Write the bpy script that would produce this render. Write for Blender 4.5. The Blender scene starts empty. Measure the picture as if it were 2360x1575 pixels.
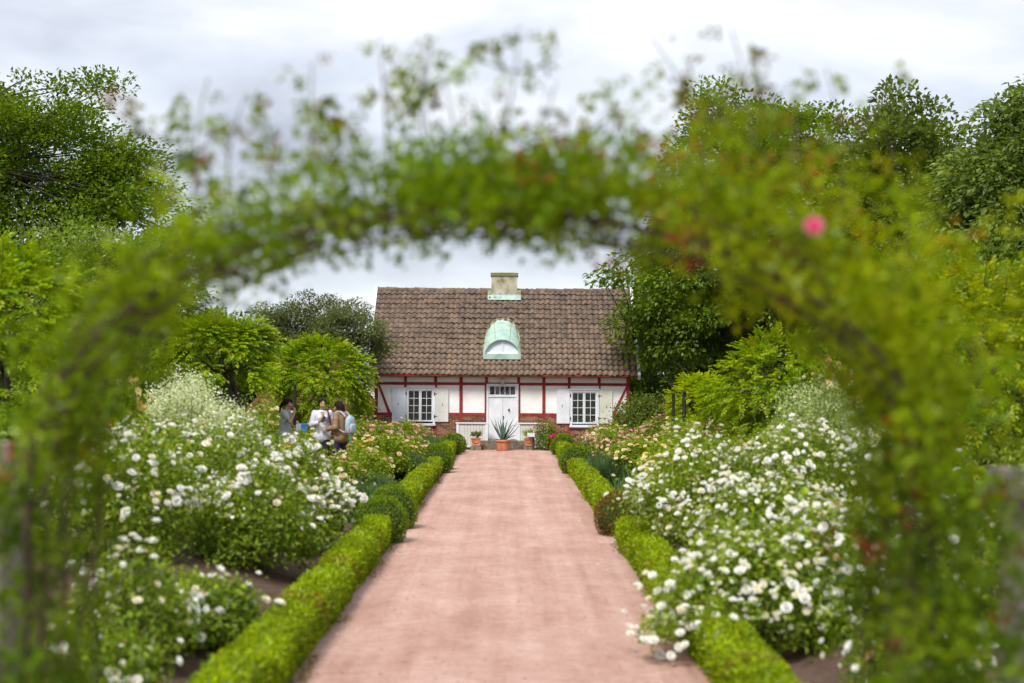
import bpy, math, random
import numpy as np
from mathutils import Vector, Matrix, Euler

R = math.radians
rng = np.random.default_rng(7)
random.seed(7)
sc = bpy.context.scene
COL = sc.collection

# ------------------------------------------------------------------ camera
FPX = 3278.0            # focal length in photograph pixels (50 mm on 36 mm, 2360 px wide)
CAMZ = 2.4
cam_d = bpy.data.cameras.new('camera')
cam_d.sensor_width = 36.0
cam_d.lens = 50.0
cam_d.clip_start = 0.1
cam_d.clip_end = 3000
cam_d.dof.use_dof = True
cam_d.dof.focus_distance = 51.5
cam_d.dof.aperture_fstop = 1.2
cam = bpy.data.objects.new('camera', cam_d)
COL.objects.link(cam)
CAM_R = Euler((R(90) + (884 - 787.5) / FPX, 0, -8 / FPX), 'XYZ').to_matrix() @ Matrix.Rotation(0.0058, 3, 'Z')
cam.matrix_world = Matrix.Translation((0, 0, CAMZ)) @ CAM_R.to_4x4()
sc.camera = cam

# ------------------------------------------------------------------ world, sun, exposure
SUN_EL, SUN_AZ = R(52), R(205)          # azimuth clockwise from +Y: behind the camera, a little to its left
w = bpy.data.worlds.new('World'); sc.world = w; w.use_nodes = True
nt = w.node_tree; nt.nodes.clear()
N = nt.nodes.new; L = nt.links.new
out = N('ShaderNodeOutputWorld')
sky = N('ShaderNodeTexSky'); sky.sky_type = 'NISHITA'; sky.sun_disc = False
sky.sun_elevation = SUN_EL; sky.sun_rotation = SUN_AZ
bg1 = N('ShaderNodeBackground'); bg1.inputs[1].default_value = 0.06
L(sky.outputs[0], bg1.inputs[0])
tc = N('ShaderNodeTexCoord')
mp = N('ShaderNodeMapping'); mp.inputs['Scale'].default_value = (1.0, 1.0, 3.0); mp.inputs['Location'].default_value = (0.33, 0.1, 0.55)
L(tc.outputs['Generated'], mp.inputs[0])
n1 = N('ShaderNodeTexNoise'); n1.inputs['Scale'].default_value = 3.4; n1.inputs['Detail'].default_value = 5; n1.inputs['Roughness'].default_value = 0.5; n1.inputs['Distortion'].default_value = 0.3
L(mp.outputs[0], n1.inputs['Vector'])
cr = N('ShaderNodeValToRGB')
e = cr.color_ramp.elements
e[0].position = 0.34; e[0].color = (0.205, 0.217, 0.25, 1)
e[1].position = 0.62; e[1].color = (0.42, 0.422, 0.432, 1)
x = cr.color_ramp.elements.new(0.48); x.color = (0.305, 0.322, 0.358, 1)
L(n1.outputs[0], cr.inputs[0])
bg2 = N('ShaderNodeBackground'); bg2.inputs[1].default_value = 0.98
L(cr.outputs[0], bg2.inputs[0])
mx = N('ShaderNodeMixShader'); mx.inputs[0].default_value = 0.88
L(bg1.outputs[0], mx.inputs[1]); L(bg2.outputs[0], mx.inputs[2]); L(mx.outputs[0], out.inputs[0])

sun_d = bpy.data.lights.new('sun', 'SUN'); sun_d.energy = 1.5; sun_d.angle = R(18); sun_d.color = (1.0, 0.95, 0.87)
sun = bpy.data.objects.new('sun', sun_d); COL.objects.link(sun)
sdir = Vector((math.sin(SUN_AZ) * math.cos(SUN_EL), math.cos(SUN_AZ) * math.cos(SUN_EL), math.sin(SUN_EL)))
sun.rotation_euler = sdir.to_track_quat('Z', 'Y').to_euler()
sun.location = sdir * 60

vs = sc.view_settings
vs.view_transform = 'Standard'; vs.look = 'None'; vs.gamma = 1.0; vs.use_curve_mapping = False
vs.exposure = 1.5
sc.render.engine = 'CYCLES'
cy = sc.cycles
cy.use_denoising = True
try: cy.denoiser = 'OPENIMAGEDENOISE'
except Exception: pass
cy.max_bounces = 6; cy.diffuse_bounces = 4; cy.glossy_bounces = 2; cy.transmission_bounces = 4; cy.transparent_max_bounces = 6
cy.caustics_reflective = False; cy.caustics_refractive = False
cy.sample_clamp_indirect = 6.0

# ------------------------------------------------------------------ helpers: pixels, terrain
def at(px, py, Y):
    """point on the ray through photograph pixel (px, py) (2360 x 1575) at depth Y"""
    d = CAM_R @ Vector(((px - 1180) / FPX, -(py - 787.5) / FPX, -1.0))
    s = Y / d.y
    return Vector((d.x * s, Y, CAMZ + d.z * s))

def sstep(a, b, x):
    t = np.clip((x - a) / (b - a), 0, 1)
    return t * t * (3 - 2 * t)

def gz(x, y):
    ax = np.abs(x)
    r = 0.42 * sstep(2.2, 3.9, ax) * sstep(7.0, 15.0, y) * (1 - 0.85 * sstep(40.0, 49.0, y))
    return r

def gzf(x, y): return float(gz(np.float64(x), np.float64(y)))

# ------------------------------------------------------------------ helpers: materials
MATS = {}
def new_mat(name):
    m = bpy.data.materials.new(name); m.use_nodes = True
    m.node_tree.nodes.clear(); MATS[name] = m
    return m, m.node_tree.nodes.new, m.node_tree.links.new

def noise_mat(name, c1, c2, scale=5, detail=5, rough=0.8, bump=0.0, bscale=None, metallic=0, spec=0.3, c3=None, coord='Object', stretch=(1, 1, 1), obj_random=0.0, world=0.0, lo=0.35, hi=0.65):
    m, n, l = new_mat(name)
    o = n('ShaderNodeOutputMaterial'); p = n('ShaderNodeBsdfPrincipled')
    l(p.outputs[0], o.inputs[0])
    p.inputs['Roughness'].default_value = rough; p.inputs['Metallic'].default_value = metallic
    p.inputs['Specular IOR Level'].default_value = spec
    t = n('ShaderNodeTexCoord'); mpn = n('ShaderNodeMapping'); mpn.inputs['Scale'].default_value = stretch
    l(t.outputs[coord], mpn.inputs[0])
    a = n('ShaderNodeTexNoise'); a.inputs['Scale'].default_value = scale; a.inputs['Detail'].default_value = detail; a.inputs['Roughness'].default_value = 0.6
    l(mpn.outputs[0], a.inputs['Vector'])
    r = n('ShaderNodeValToRGB'); e = r.color_ramp.elements
    e[0].position = lo; e[0].color = (*c1, 1); e[1].position = hi; e[1].color = (*c2, 1)
    if c3: x = e.new((lo + hi) / 2); x.color = (*c3, 1)
    if obj_random:
        oi = n('ShaderNodeObjectInfo'); ad = n('ShaderNodeMath'); ad.operation = 'MULTIPLY_ADD'
        ad.inputs[1].default_value = obj_random; ad.inputs[2].default_value = -obj_random / 2
        at_ = n('ShaderNodeAttribute'); at_.attribute_name = 'rnd'
        ad0 = n('ShaderNodeMath'); ad0.operation = 'ADD'; l(oi.outputs['Random'], ad0.inputs[0]); l(at_.outputs['Fac'], ad0.inputs[1])
        fr = n('ShaderNodeMath'); fr.operation = 'FRACT'; l(ad0.outputs[0], fr.inputs[0])
        l(fr.outputs[0], ad.inputs[0])
        a2 = n('ShaderNodeMath'); a2.operation = 'ADD'
        l(a.outputs[0], a2.inputs[0]); l(ad.outputs[0], a2.inputs[1])
        if world:       # large weathering patches that run on from piece to piece
            ge = n('ShaderNodeNewGeometry'); wm = n('ShaderNodeMapping'); wm.inputs['Scale'].default_value = (1.3, .5, .5); l(ge.outputs['Position'], wm.inputs[0])
            wn = n('ShaderNodeTexNoise'); wn.inputs['Scale'].default_value = 1.3; wn.inputs['Detail'].default_value = 5; wn.inputs['Roughness'].default_value = .65; l(wm.outputs[0], wn.inputs['Vector'])
            a3 = n('ShaderNodeMath'); a3.operation = 'MULTIPLY_ADD'; a3.inputs[1].default_value = world; l(wn.outputs[0], a3.inputs[0])
            a4 = n('ShaderNodeMath'); a4.operation = 'SUBTRACT'; l(a2.outputs[0], a4.inputs[0]); a4.inputs[1].default_value = world / 2; l(a4.outputs[0], a3.inputs[2]); l(a3.outputs[0], r.inputs[0])
        else: l(a2.outputs[0], r.inputs[0])
    else:
        l(a.outputs[0], r.inputs[0])
    l(r.outputs[0], p.inputs['Base Color'])
    if bump:
        b = n('ShaderNodeTexNoise'); b.inputs['Scale'].default_value = bscale or scale * 6; b.inputs['Detail'].default_value = 4
        l(mpn.outputs[0], b.inputs['Vector'])
        bp = n('ShaderNodeBump'); bp.inputs['Strength'].default_value = bump; bp.inputs['Distance'].default_value = 0.02
        l(b.outputs[0], bp.inputs['Height']); l(bp.outputs[0], p.inputs['Normal'])
    return m

def leaf_mat(name, trans=0.46, gloss=0.02, grough=0.4, gain=1.62, sat=1.06):
    m, n, l = new_mat(name)
    o = n('ShaderNodeOutputMaterial')
    a = n('ShaderNodeAttribute'); a.attribute_name = 'Col'
    d = n('ShaderNodeBsdfDiffuse'); t = n('ShaderNodeBsdfTranslucent'); g = n('ShaderNodeBsdfGlossy'); g.inputs['Roughness'].default_value = grough
    hs = n('ShaderNodeHueSaturation'); hs.inputs['Value'].default_value = 1.25; hs.inputs['Saturation'].default_value = 1.1; hs.inputs['Hue'].default_value = 0.493
    h0 = n('ShaderNodeHueSaturation'); h0.inputs['Value'].default_value = gain; h0.inputs['Hue'].default_value = 0.481 if gain > 1 else 0.5; h0.inputs['Saturation'].default_value = sat; l(a.outputs['Color'], h0.inputs['Color'])
    l(h0.outputs[0], hs.inputs['Color'])
    l(h0.outputs[0], d.inputs[0]); l(hs.outputs[0], t.inputs[0])
    m1 = n('ShaderNodeMixShader'); m1.inputs[0].default_value = trans; l(d.outputs[0], m1.inputs[1]); l(t.outputs[0], m1.inputs[2])
    m2 = n('ShaderNodeMixShader'); m2.inputs[0].default_value = gloss; l(m1.outputs[0], m2.inputs[1]); l(g.outputs[0], m2.inputs[2])
    l(m2.outputs[0], o.inputs[0])
    return m

leaf_mat('leaf'); leaf_mat('petal', 0.3, 0.0, gain=1.0, sat=1.0)
noise_mat('bark', (0.035, 0.025, 0.018), (0.10, 0.08, 0.06), 6, rough=0.95, bump=0.6, stretch=(1, 1, 0.3))
noise_mat('cane', (0.07, 0.075, 0.025), (0.14, 0.11, 0.05), 8, rough=0.9)
noise_mat('hedge_core', (0.02, 0.035, 0.006), (0.035, 0.06, 0.01), 12, rough=1.0)
noise_mat('plaster', (0.78, 0.77, 0.74), (0.90, 0.90, 0.89), 1.6, rough=0.95, bump=0.15, bscale=25, c3=(0.85, 0.85, 0.84))
noise_mat('red_timber', (0.22, 0.018, 0.02), (0.34, 0.04, 0.04), 7, rough=0.75, bump=0.3, bscale=30)
noise_mat('white_wood', (0.66, 0.69, 0.74), (0.80, 0.82, 0.86), 3, rough=0.55, bump=0.1, bscale=20)
noise_mat('cool_white_wood', (0.62, 0.68, 0.78), (0.72, 0.77, 0.86), 3, rough=0.6)
noise_mat('grey_white_wood', (0.55, 0.56, 0.53), (0.70, 0.70, 0.67), 2.2, rough=0.7)
noise_mat('algae_white_wood', (0.50, 0.52, 0.36), (0.74, 0.74, 0.70), 1.3, rough=0.75)
noise_mat('brick', (0.13, 0.06, 0.035), (0.36, 0.18, 0.10), 9, rough=0.95, bump=0.4, c3=(0.24, 0.115, 0.06), obj_random=0.45)
noise_mat('mortar', (0.52, 0.40, 0.31), (0.66, 0.54, 0.44), 10, rough=1.0)
noise_mat('roof_tile', (0.075, 0.057, 0.047), (0.25, 0.172, 0.12), 5, rough=0.85, bump=0.3, bscale=40, c3=(0.148, 0.106, 0.08), obj_random=0.20, lo=0.25, hi=0.78, world=0.36)
noise_mat('copper', (0.25, 0.40, 0.34), (0.43, 0.57, 0.50), 3.0, rough=0.65, c3=(0.35, 0.50, 0.43), bump=0.1, bscale=12)
noise_mat('copper_stain', (0.30, 0.26, 0.08), (0.40, 0.52, 0.34), 5.0, rough=0.75)
noise_mat('chimney_render', (0.20, 0.19, 0.08), (0.52, 0.48, 0.40), 2.6, detail=8, rough=1.0, bump=0.5, bscale=18, c3=(0.41, 0.38, 0.28))
noise_mat('mossy_render', (0.13, 0.15, 0.03), (0.26, 0.25, 0.10), 4, rough=1.0, bump=0.5)
noise_mat('terracotta', (0.40, 0.14, 0.075), (0.62, 0.28, 0.17), 4, rough=0.9, bump=0.2, c3=(0.52, 0.21, 0.12))
noise_mat('mossy_stone', (0.10, 0.085, 0.055), (0.26, 0.22, 0.17), 5, rough=1.0, bump=0.5)
noise_mat('pale_stone', (0.15, 0.13, 0.11), (0.26, 0.22, 0.195), 4, rough=1.0, bump=0.5)
noise_mat('black_iron', (0.012, 0.011, 0.012), (0.03, 0.026, 0.026), 12, rough=0.6)
noise_mat('rusty_iron', (0.03, 0.018, 0.015), (0.075, 0.04, 0.028), 14, rough=0.8)
noise_mat('brass', (0.45, 0.30, 0.08), (0.62, 0.45, 0.15), 10, rough=0.45, metallic=0.6)
noise_mat('soil_pot', (0.03, 0.02, 0.013), (0.07, 0.045, 0.03), 20, rough=1.0, bump=0.8)
noise_mat('blind', (0.42, 0.42, 0.43), (0.52, 0.52, 0.53), 4, rough=0.8)
noise_mat('dark_room', (0.16, 0.155, 0.15), (0.22, 0.21, 0.20), 2, rough=1.0)
noise_mat('sign_plate', (0.35, 0.36, 0.38), (0.5, 0.5, 0.52), 8, rough=0.4)
noise_mat('agave_leaf', (0.05, 0.095, 0.075), (0.12, 0.20, 0.15), 3, rough=0.55, stretch=(1, 1, 1))
noise_mat('skin', (0.42, 0.22, 0.14), (0.50, 0.27, 0.18), 12, rough=0.55)
noise_mat('dark_hair', (0.008, 0.005, 0.0045), (0.02, 0.013, 0.010), 40, rough=0.6, spec=0.12, stretch=(1, 1, 0.15))
noise_mat('grey_cotton', (0.30, 0.33, 0.36), (0.40, 0.43, 0.46), 9, rough=0.95, bump=0.4, bscale=14)
noise_mat('white_cotton', (0.62, 0.64, 0.74), (0.76, 0.77, 0.85), 9, rough=0.95, bump=0.4, bscale=14)
noise_mat('tan_nylon', (0.20, 0.125, 0.06), (0.30, 0.20, 0.105), 6, rough=0.6, bump=0.3, bscale=16)
noise_mat('black_cotton', (0.012, 0.010, 0.016), (0.025, 0.02, 0.03), 9, rough=0.95)
noise_mat('navy_cotton', (0.018, 0.017, 0.05), (0.035, 0.03, 0.08), 9, rough=0.95)
noise_mat('plum_leather', (0.06, 0.012, 0.035), (0.10, 0.02, 0.05), 9, rough=0.6)
noise_mat('turquoise_fabric', (0.10, 0.55, 0.58), (0.16, 0.66, 0.66), 7, rough=0.9)
noise_mat('patterned_fabric', (0.16, 0.42, 0.52), (0.52, 0.26, 0.38), 14, detail=2, rough=0.9, c3=(0.42, 0.50, 0.62))
noise_mat('blue_print', (0.03, 0.17, 0.55), (0.07, 0.28, 0.68), 6, rough=0.5)
noise_mat('paper', (0.55, 0.58, 0.60), (0.75, 0.76, 0.76), 12, rough=0.8)
noise_mat('dark_plastic', (0.015, 0.015, 0.02), (0.03, 0.03, 0.035), 6, rough=0.3)
noise_mat('lip', (0.32, 0.09, 0.08), (0.36, 0.11, 0.10), 6, rough=0.5)
noise_mat('white_metal', (0.68, 0.70, 0.70), (0.80, 0.82, 0.82), 5, rough=0.5)

# glass: thin clear pane with sky reflections
m, n, l = new_mat('glass')
o = n('ShaderNodeOutputMaterial'); g = n('ShaderNodeBsdfGlossy'); g.inputs['Roughness'].default_value = 0.02; t = n('ShaderNodeBsdfTransparent'); t.inputs[0].default_value = (0.82, 0.86, 0.86, 1)
fr = n('ShaderNodeFresnel'); fr.inputs[0].default_value = 1.9
mm = n('ShaderNodeMixShader'); l(fr.outputs[0], mm.inputs[0]); l(t.outputs[0], mm.inputs[1]); l(g.outputs[0], mm.inputs[2]); l(mm.outputs[0], o.inputs[0])

# path gravel
m, n, l = new_mat('path_gravel')
o = n('ShaderNodeOutputMaterial'); p = n('ShaderNodeBsdfPrincipled'); l(p.outputs[0], o.inputs[0]); p.inputs['Roughness'].default_value = 0.95; p.inputs['Specular IOR Level'].default_value = 0.15
t = n('ShaderNodeTexCoord')
def nz(scale, stretch=(1, 1, 1), detail=6, rough=0.65):
    mpn = n('ShaderNodeMapping'); mpn.inputs['Scale'].default_value = stretch; l(t.outputs['Object'], mpn.inputs[0])
    q = n('ShaderNodeTexNoise'); q.inputs['Scale'].default_value = scale; q.inputs['Detail'].default_value = detail; q.inputs['Roughness'].default_value = rough
    l(mpn.outputs[0], q.inputs['Vector']); return q
big = nz(1.1, (0.9, 0.55, 1)); fine = nz(34, (1, 1, 1), 6, 0.85); mid = nz(6, (1.0, 1.4, 1), 5, 0.7); trk = nz(0.9, (3.2, 0.10, 1), 4)
r1 = n('ShaderNodeValToRGB'); e = r1.color_ramp.elements
e[0].position = 0.30; e[0].color = (0.31, 0.165, 0.13, 1); e[1].position = 0.70; e[1].color = (0.66, 0.48, 0.42, 1)
x = e.new(0.5); x.color = (0.49, 0.305, 0.25, 1)
def mth(op, a, b, c=None):
    q = n('ShaderNodeMath'); q.operation = op
    for i, v in enumerate((a, b, c)):
        if v is None: continue
        if hasattr(v, 'is_output'): l(v, q.inputs[i])
        else: q.inputs[i].default_value = v
    return q.outputs[0]
s = mth('MULTIPLY_ADD', big.outputs[0], 0.40, mth('MULTIPLY', mid.outputs[0], 0.30))
s = mth('MULTIPLY_ADD', fine.outputs[0], 0.56, s)
s = mth('MULTIPLY_ADD', trk.outputs[0], 0.34, s)
rake = nz(3.0, (0.5, 5.0, 1), 3); s = mth('MULTIPLY_ADD', rake.outputs[0], 0.08, s)
s = mth('SUBTRACT', s, 0.345)
l(s, r1.inputs[0]); l(r1.outputs[0], p.inputs['Base Color'])
bp = n('ShaderNodeBump'); bp.inputs['Strength'].default_value = 0.7; bp.inputs['Distance'].default_value = 0.02
l(mth('ADD', fine.outputs[0], mid.outputs[0]), bp.inputs['Height']); l(bp.outputs[0], p.inputs['Normal'])

# bed soil running into rough grass far away
m, n, l = new_mat('soil')
o = n('ShaderNodeOutputMaterial'); p = n('ShaderNodeBsdfPrincipled'); l(p.outputs[0], o.inputs[0]); p.inputs['Roughness'].default_value = 1.0; p.inputs['Specular IOR Level'].default_value = 0.1
t = n('ShaderNodeTexCoord')
a = nz(14, (1, 1, 1), 7, 0.75); b = nz(2.0); g = nz(0.6)
r1 = n('ShaderNodeValToRGB'); e = r1.color_ramp.elements
e[0].position = 0.32; e[0].color = (0.07, 0.042, 0.032, 1); e[1].position = 0.70; e[1].color = (0.24, 0.16, 0.125, 1)
l(mth('MULTIPLY_ADD', b.outputs[0], 0.4, mth('MULTIPLY', a.outputs[0], 0.6)), r1.inputs[0])
r2 = n('ShaderNodeValToRGB'); e = r2.color_ramp.elements
e[0].position = 0.3; e[0].color = (0.03, 0.06, 0.012, 1); e[1].position = 0.7; e[1].color = (0.07, 0.12, 0.025, 1)
l(a.outputs[0], r2.inputs[0])
sp = n('ShaderNodeSeparateXYZ'); l(t.outputs['Object'], sp.inputs[0])
ax = mth('ABSOLUTE', sp.outputs[0], 0.0)
k = mth('GREATER_THAN', mth('ADD', ax, mth('MULTIPLY', g.outputs[0], 3.0)), 7.6)
k2 = mth('GREATER_THAN', sp.outputs[1], 57.0)
mxn = n('ShaderNodeMix'); mxn.data_type = 'RGBA'
l(mth('MAXIMUM', k, k2), mxn.inputs[0]); l(r1.outputs[0], mxn.inputs[6]); l(r2.outputs[0], mxn.inputs[7]); l(mxn.outputs[2], p.inputs['Base Color'])
bp = n('ShaderNodeBump'); bp.inputs['Strength'].default_value = 1.0; bp.inputs['Distance'].default_value = 0.05
l(a.outputs[0], bp.inputs['Height']); l(bp.outputs[0], p.inputs['Normal'])

# ------------------------------------------------------------------ helpers: objects
def setp(o, label=None, cat=None, group=None, kind=None):
    if label: o['label'] = label
    if cat: o['category'] = cat
    if group: o['group'] = group
    if kind: o['kind'] = kind
    return o

def empty(name, loc=(0, 0, 0), rz=0.0, label=None, cat=None, group=None):
    o = bpy.data.objects.new(name, None); COL.objects.link(o)
    o.location = loc; o.rotation_euler = (0, 0, rz); o.empty_display_size = 0.2
    return setp(o, label, cat, group)

class MB:
    """collects triangles and quads, with a colour and a random value per vertex"""
    def __init__(s): s.v = []; s.t = []; s.q = []; s.c = []; s.r = []; s.n = 0
    def add(s, v, tris=None, quads=None, col=None, rnd=None):
        v = np.asarray(v, float).reshape(-1, 3); k = len(v)
        if tris is not None and len(tris): s.t.append(np.asarray(tris, int).reshape(-1, 3) + s.n)
        if quads is not None and len(quads): s.q.append(np.asarray(quads, int).reshape(-1, 4) + s.n)
        c = np.ones((k, 3)) * 0.5 if col is None else np.broadcast_to(np.asarray(col, float), (k, 3))
        s.c.append(c); s.r.append(np.full(k, 0.0) if rnd is None else np.broadcast_to(np.asarray(rnd, float), (k,)))
        s.v.append(v); s.n += k
        return s
    def box(s, x0, x1, y0, y1, z0, z1):
        v = [(x0, y0, z0), (x1, y0, z0), (x1, y1, z0), (x0, y1, z0), (x0, y0, z1), (x1, y0, z1), (x1, y1, z1), (x0, y1, z1)]
        return s.add(v, quads=[(0, 3, 2, 1), (4, 5, 6, 7), (0, 1, 5, 4), (1, 2, 6, 5), (2, 3, 7, 6), (3, 0, 4, 7)])
    def tube(s, pts, rad, sides=6, cap=True, col=None):
        pts = np.asarray(pts, float); k = len(pts); rad = np.broadcast_to(np.asarray(rad, float), (k,))
        d = np.gradient(pts, axis=0); d /= np.linalg.norm(d, axis=1)[:, None] + 1e-12
        ref = np.where(np.abs(d[:, 2:3]) > 0.9, np.array([[1.0, 0, 0]]), np.array([[0, 0, 1.0]]))
        if np.abs(d[:, 2]).max() > 0.9: ref = np.tile(np.array([[1.0, 0.13, 0]]), (k, 1)) if np.abs(d[:, 0]).max() < 0.95 else np.tile(np.array([[0, 1.0, 0.1]]), (k, 1))
        u = np.cross(d, ref); u /= np.linalg.norm(u, axis=1)[:, None] + 1e-12
        w_ = np.cross(d, u)
        a = np.linspace(0, 2 * np.pi, sides, endpoint=False)
        v = pts[:, None, :] + rad[:, None, None] * (np.cos(a)[None, :, None] * u[:, None, :] + np.sin(a)[None, :, None] * w_[:, None, :])
        i = np.arange(k - 1)[:, None] * sides; j = np.arange(sides)[None, :]; j2 = (j + 1) % sides
        q = np.stack([i + j, i + j2, i + sides + j2, i + sides + j], -1).reshape(-1, 4)
        v = v.reshape(-1, 3); tr = []
        if cap:
            v = np.vstack([v, pts[0], pts[-1]]); b = k * sides
            jj = np.arange(sides); tr = np.vstack([np.stack([np.full(sides, b), (jj + 1) % sides, jj], 1), np.stack([np.full(sides, b + 1), (k - 1) * sides + jj, (k - 1) * sides + (jj + 1) % sides], 1)])
        return s.add(v, tris=tr, quads=q, col=col)
    def lathe(s, prof, c=(0, 0, 0), sides=20, sq=None):
        """prof: list of (r, z)"""
        prof = np.asarray(prof, float); k = len(prof)
        a = np.linspace(0, 2 * np.pi, sides, endpoint=False)
        v = np.stack([prof[:, 0:1] * np.cos(a) + c[0], prof[:, 0:1] * np.sin(a) + c[1], np.repeat(prof[:, 1:2], sides, 1) + c[2]], -1).reshape(-1, 3)
        i = np.arange(k - 1)[:, None] * sides; j = np.arange(sides)[None, :]; j2 = (j + 1) % sides
        return s.add(v, quads=np.stack([i + j, i + j2, i + sides + j2, i + sides + j], -1).reshape(-1, 4))
    def mesh(s, name, smooth=False):
        me = bpy.data.meshes.new(name)
        v = np.concatenate(s.v) if s.v else np.zeros((0, 3))
        t = np.concatenate(s.t) if s.t else np.zeros((0, 3), int); q = np.concatenate(s.q) if s.q else np.zeros((0, 4), int)
        me.vertices.add(len(v)); me.vertices.foreach_set('co', v.astype(np.float32).ravel())
        li = np.concatenate([t.ravel(), q.ravel()]).astype(np.int32)
        me.loops.add(len(li)); me.loops.foreach_set('vertex_index', li)
        tot = np.concatenate([np.full(len(t), 3), np.full(len(q), 4)]).astype(np.int32)
        st = np.concatenate([[0], np.cumsum(tot)[:-1]]).astype(np.int32) if len(tot) else tot
        me.polygons.add(len(tot)); me.polygons.foreach_set('loop_start', st)
        try: me.polygons.foreach_set('loop_total', tot)
        except Exception: pass
        if smooth: me.polygons.foreach_set('use_smooth', np.ones(len(tot), bool))
        else: me.polygons.foreach_set('use_smooth', np.zeros(len(tot), bool))
        c = np.concatenate(s.c) if s.c else np.zeros((0, 3))
        ca = me.color_attributes.new('Col', 'FLOAT_COLOR', 'POINT')
        ca.data.foreach_set('color', np.hstack([c, np.ones((len(c), 1))]).astype(np.float32).ravel())
        ra = me.attributes.new('rnd', 'FLOAT', 'POINT'); ra.data.foreach_set('value', np.concatenate(s.r).astype(np.float32))
        me.update(calc_edges=True); me.validate()
        return me
    def obj(s, name, mat, parent=None, smooth=False, **kw):
        return mobj(name, s.mesh(name, smooth), mat, parent, **kw)

def mobj(name, me, mat=None, parent=None, loc=None, **kw):
    if mat is not None and not me.materials: me.materials.append(MATS[mat])
    o = bpy.data.objects.new(name, me); COL.objects.link(o)
    if parent is not None: o.parent = parent
    if loc is not None: o.location = loc
    return setp(o, **kw)

def unit(a): return a / (np.linalg.norm(a, axis=-1, keepdims=True) + 1e-12)

def palette(cols, n, rg, jit=0.15):
    """random colours between the palette's entries, brightness jittered"""
    cols = np.asarray(cols, float)
    i = rg.integers(0, len(cols), n); j = rg.integers(0, len(cols), n); f = rg.random((n, 1))
    c = cols[i] * f + cols[j] * (1 - f)
    return c * (1 + jit * rg.standard_normal((n, 1))).clip(0.5, 1.6)

def add_leaves(mb, P, D, Nn, Ln, Wd, col, fold=0.2, droop=0.1):
    n_ = len(P); D = unit(D); S = unit(np.cross(D, Nn)); N2 = np.cross(S, D)
    Ln = np.broadcast_to(np.asarray(Ln, float), (n_,))[:, None]; Wd = np.broadcast_to(np.asarray(Wd, float), (n_,))[:, None]
    v = np.stack([P, P + D * Ln * .45 + S * Wd / 2 + N2 * Wd * fold, P + D * Ln - N2 * Ln * droop, P + D * Ln * .45 - S * Wd / 2 + N2 * Wd * fold], 1).reshape(-1, 3)
    b = np.arange(n_)[:, None] * 4
    t = np.concatenate([b + np.array([[0, 2, 1]]), b + np.array([[0, 3, 2]])])
    mb.add(v, tris=t, col=np.repeat(col, 4, 0), rnd=0.0)

def rdir(n_, rg): return unit(rg.standard_normal((n_, 3)))

def bez(p0, p1, p2, k=7):
    t = np.linspace(0, 1, k)[:, None]
    return (1 - t) ** 2 * np.asarray(p0) + 2 * t * (1 - t) * np.asarray(p1) + t * t * np.asarray(p2)

def gridq(a, b): 
    ii = (np.arange(a - 1)[:, None] * b + np.arange(b - 1)[None, :]).ravel(); return np.stack([ii, ii + 1, ii + b + 1, ii + b], 1)
# ================================================================== ground and path
def axis(dense, far):
    return np.unique(np.round(np.concatenate([dense, far, -far if dense[0] < 0 else far]), 4))
gx = np.concatenate([-np.geomspace(14, 900, 14)[::-1], np.linspace(-13, 13, 105), np.geomspace(14, 900, 14)])
gy = np.concatenate([[-300, -80, -25, -8], np.linspace(-3, 62, 160), np.geomspace(64, 1500, 16)])
GX, GY = np.meshgrid(gx, gy)
GZ = gz(GX, GY) + np.where((np.abs(GX) > 2.1) & (np.abs(GX) < 13), 0.03 * np.sin(GX * 5.1 + 1.7 * np.sin(GY * 2.3)) * np.sin(GY * 3.7), 0)
k = len(gx)
ii = (np.arange(len(gy) - 1)[:, None] * k + np.arange(k - 1)[None, :]).ravel()
MB().add(np.stack([GX, GY, GZ], -1).reshape(-1, 3), quads=np.stack([ii, ii + 1, ii + k + 1, ii + k], 1)).obj('ground', 'soil', smooth=True, kind='structure')

py_ = np.linspace(-4, 50.9, 240)
nx = 24
rg = np.random.default_rng(3)
wob = np.convolve(rg.standard_normal(260), np.ones(12) / 12, 'same')[:240] * 0.06
wob2 = np.convolve(rg.standard_normal(260), np.ones(12) / 12, 'same')[:240] * 0.06
u = np.linspace(0, 1, nx)
PX = (-1.74 + wob)[:, None] * (1 - u) + (1.66 + wob2)[:, None] * u
PZ = 0.012 + 0.012 * np.sin(PX * 2.1) * np.sin(py_[:, None] * 0.9) * np.sin(u * np.pi) + 0.025 * np.sin(u * np.pi)
ii = (np.arange(239)[:, None] * nx + np.arange(nx - 1)[None, :]).ravel()
MB().add(np.stack([PX, np.repeat(py_[:, None], nx, 1), PZ], -1).reshape(-1, 3), quads=np.stack([ii, ii + 1, ii + nx + 1, ii + nx], 1)).obj('path', 'path_gravel', smooth=True, kind='structure')

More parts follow.
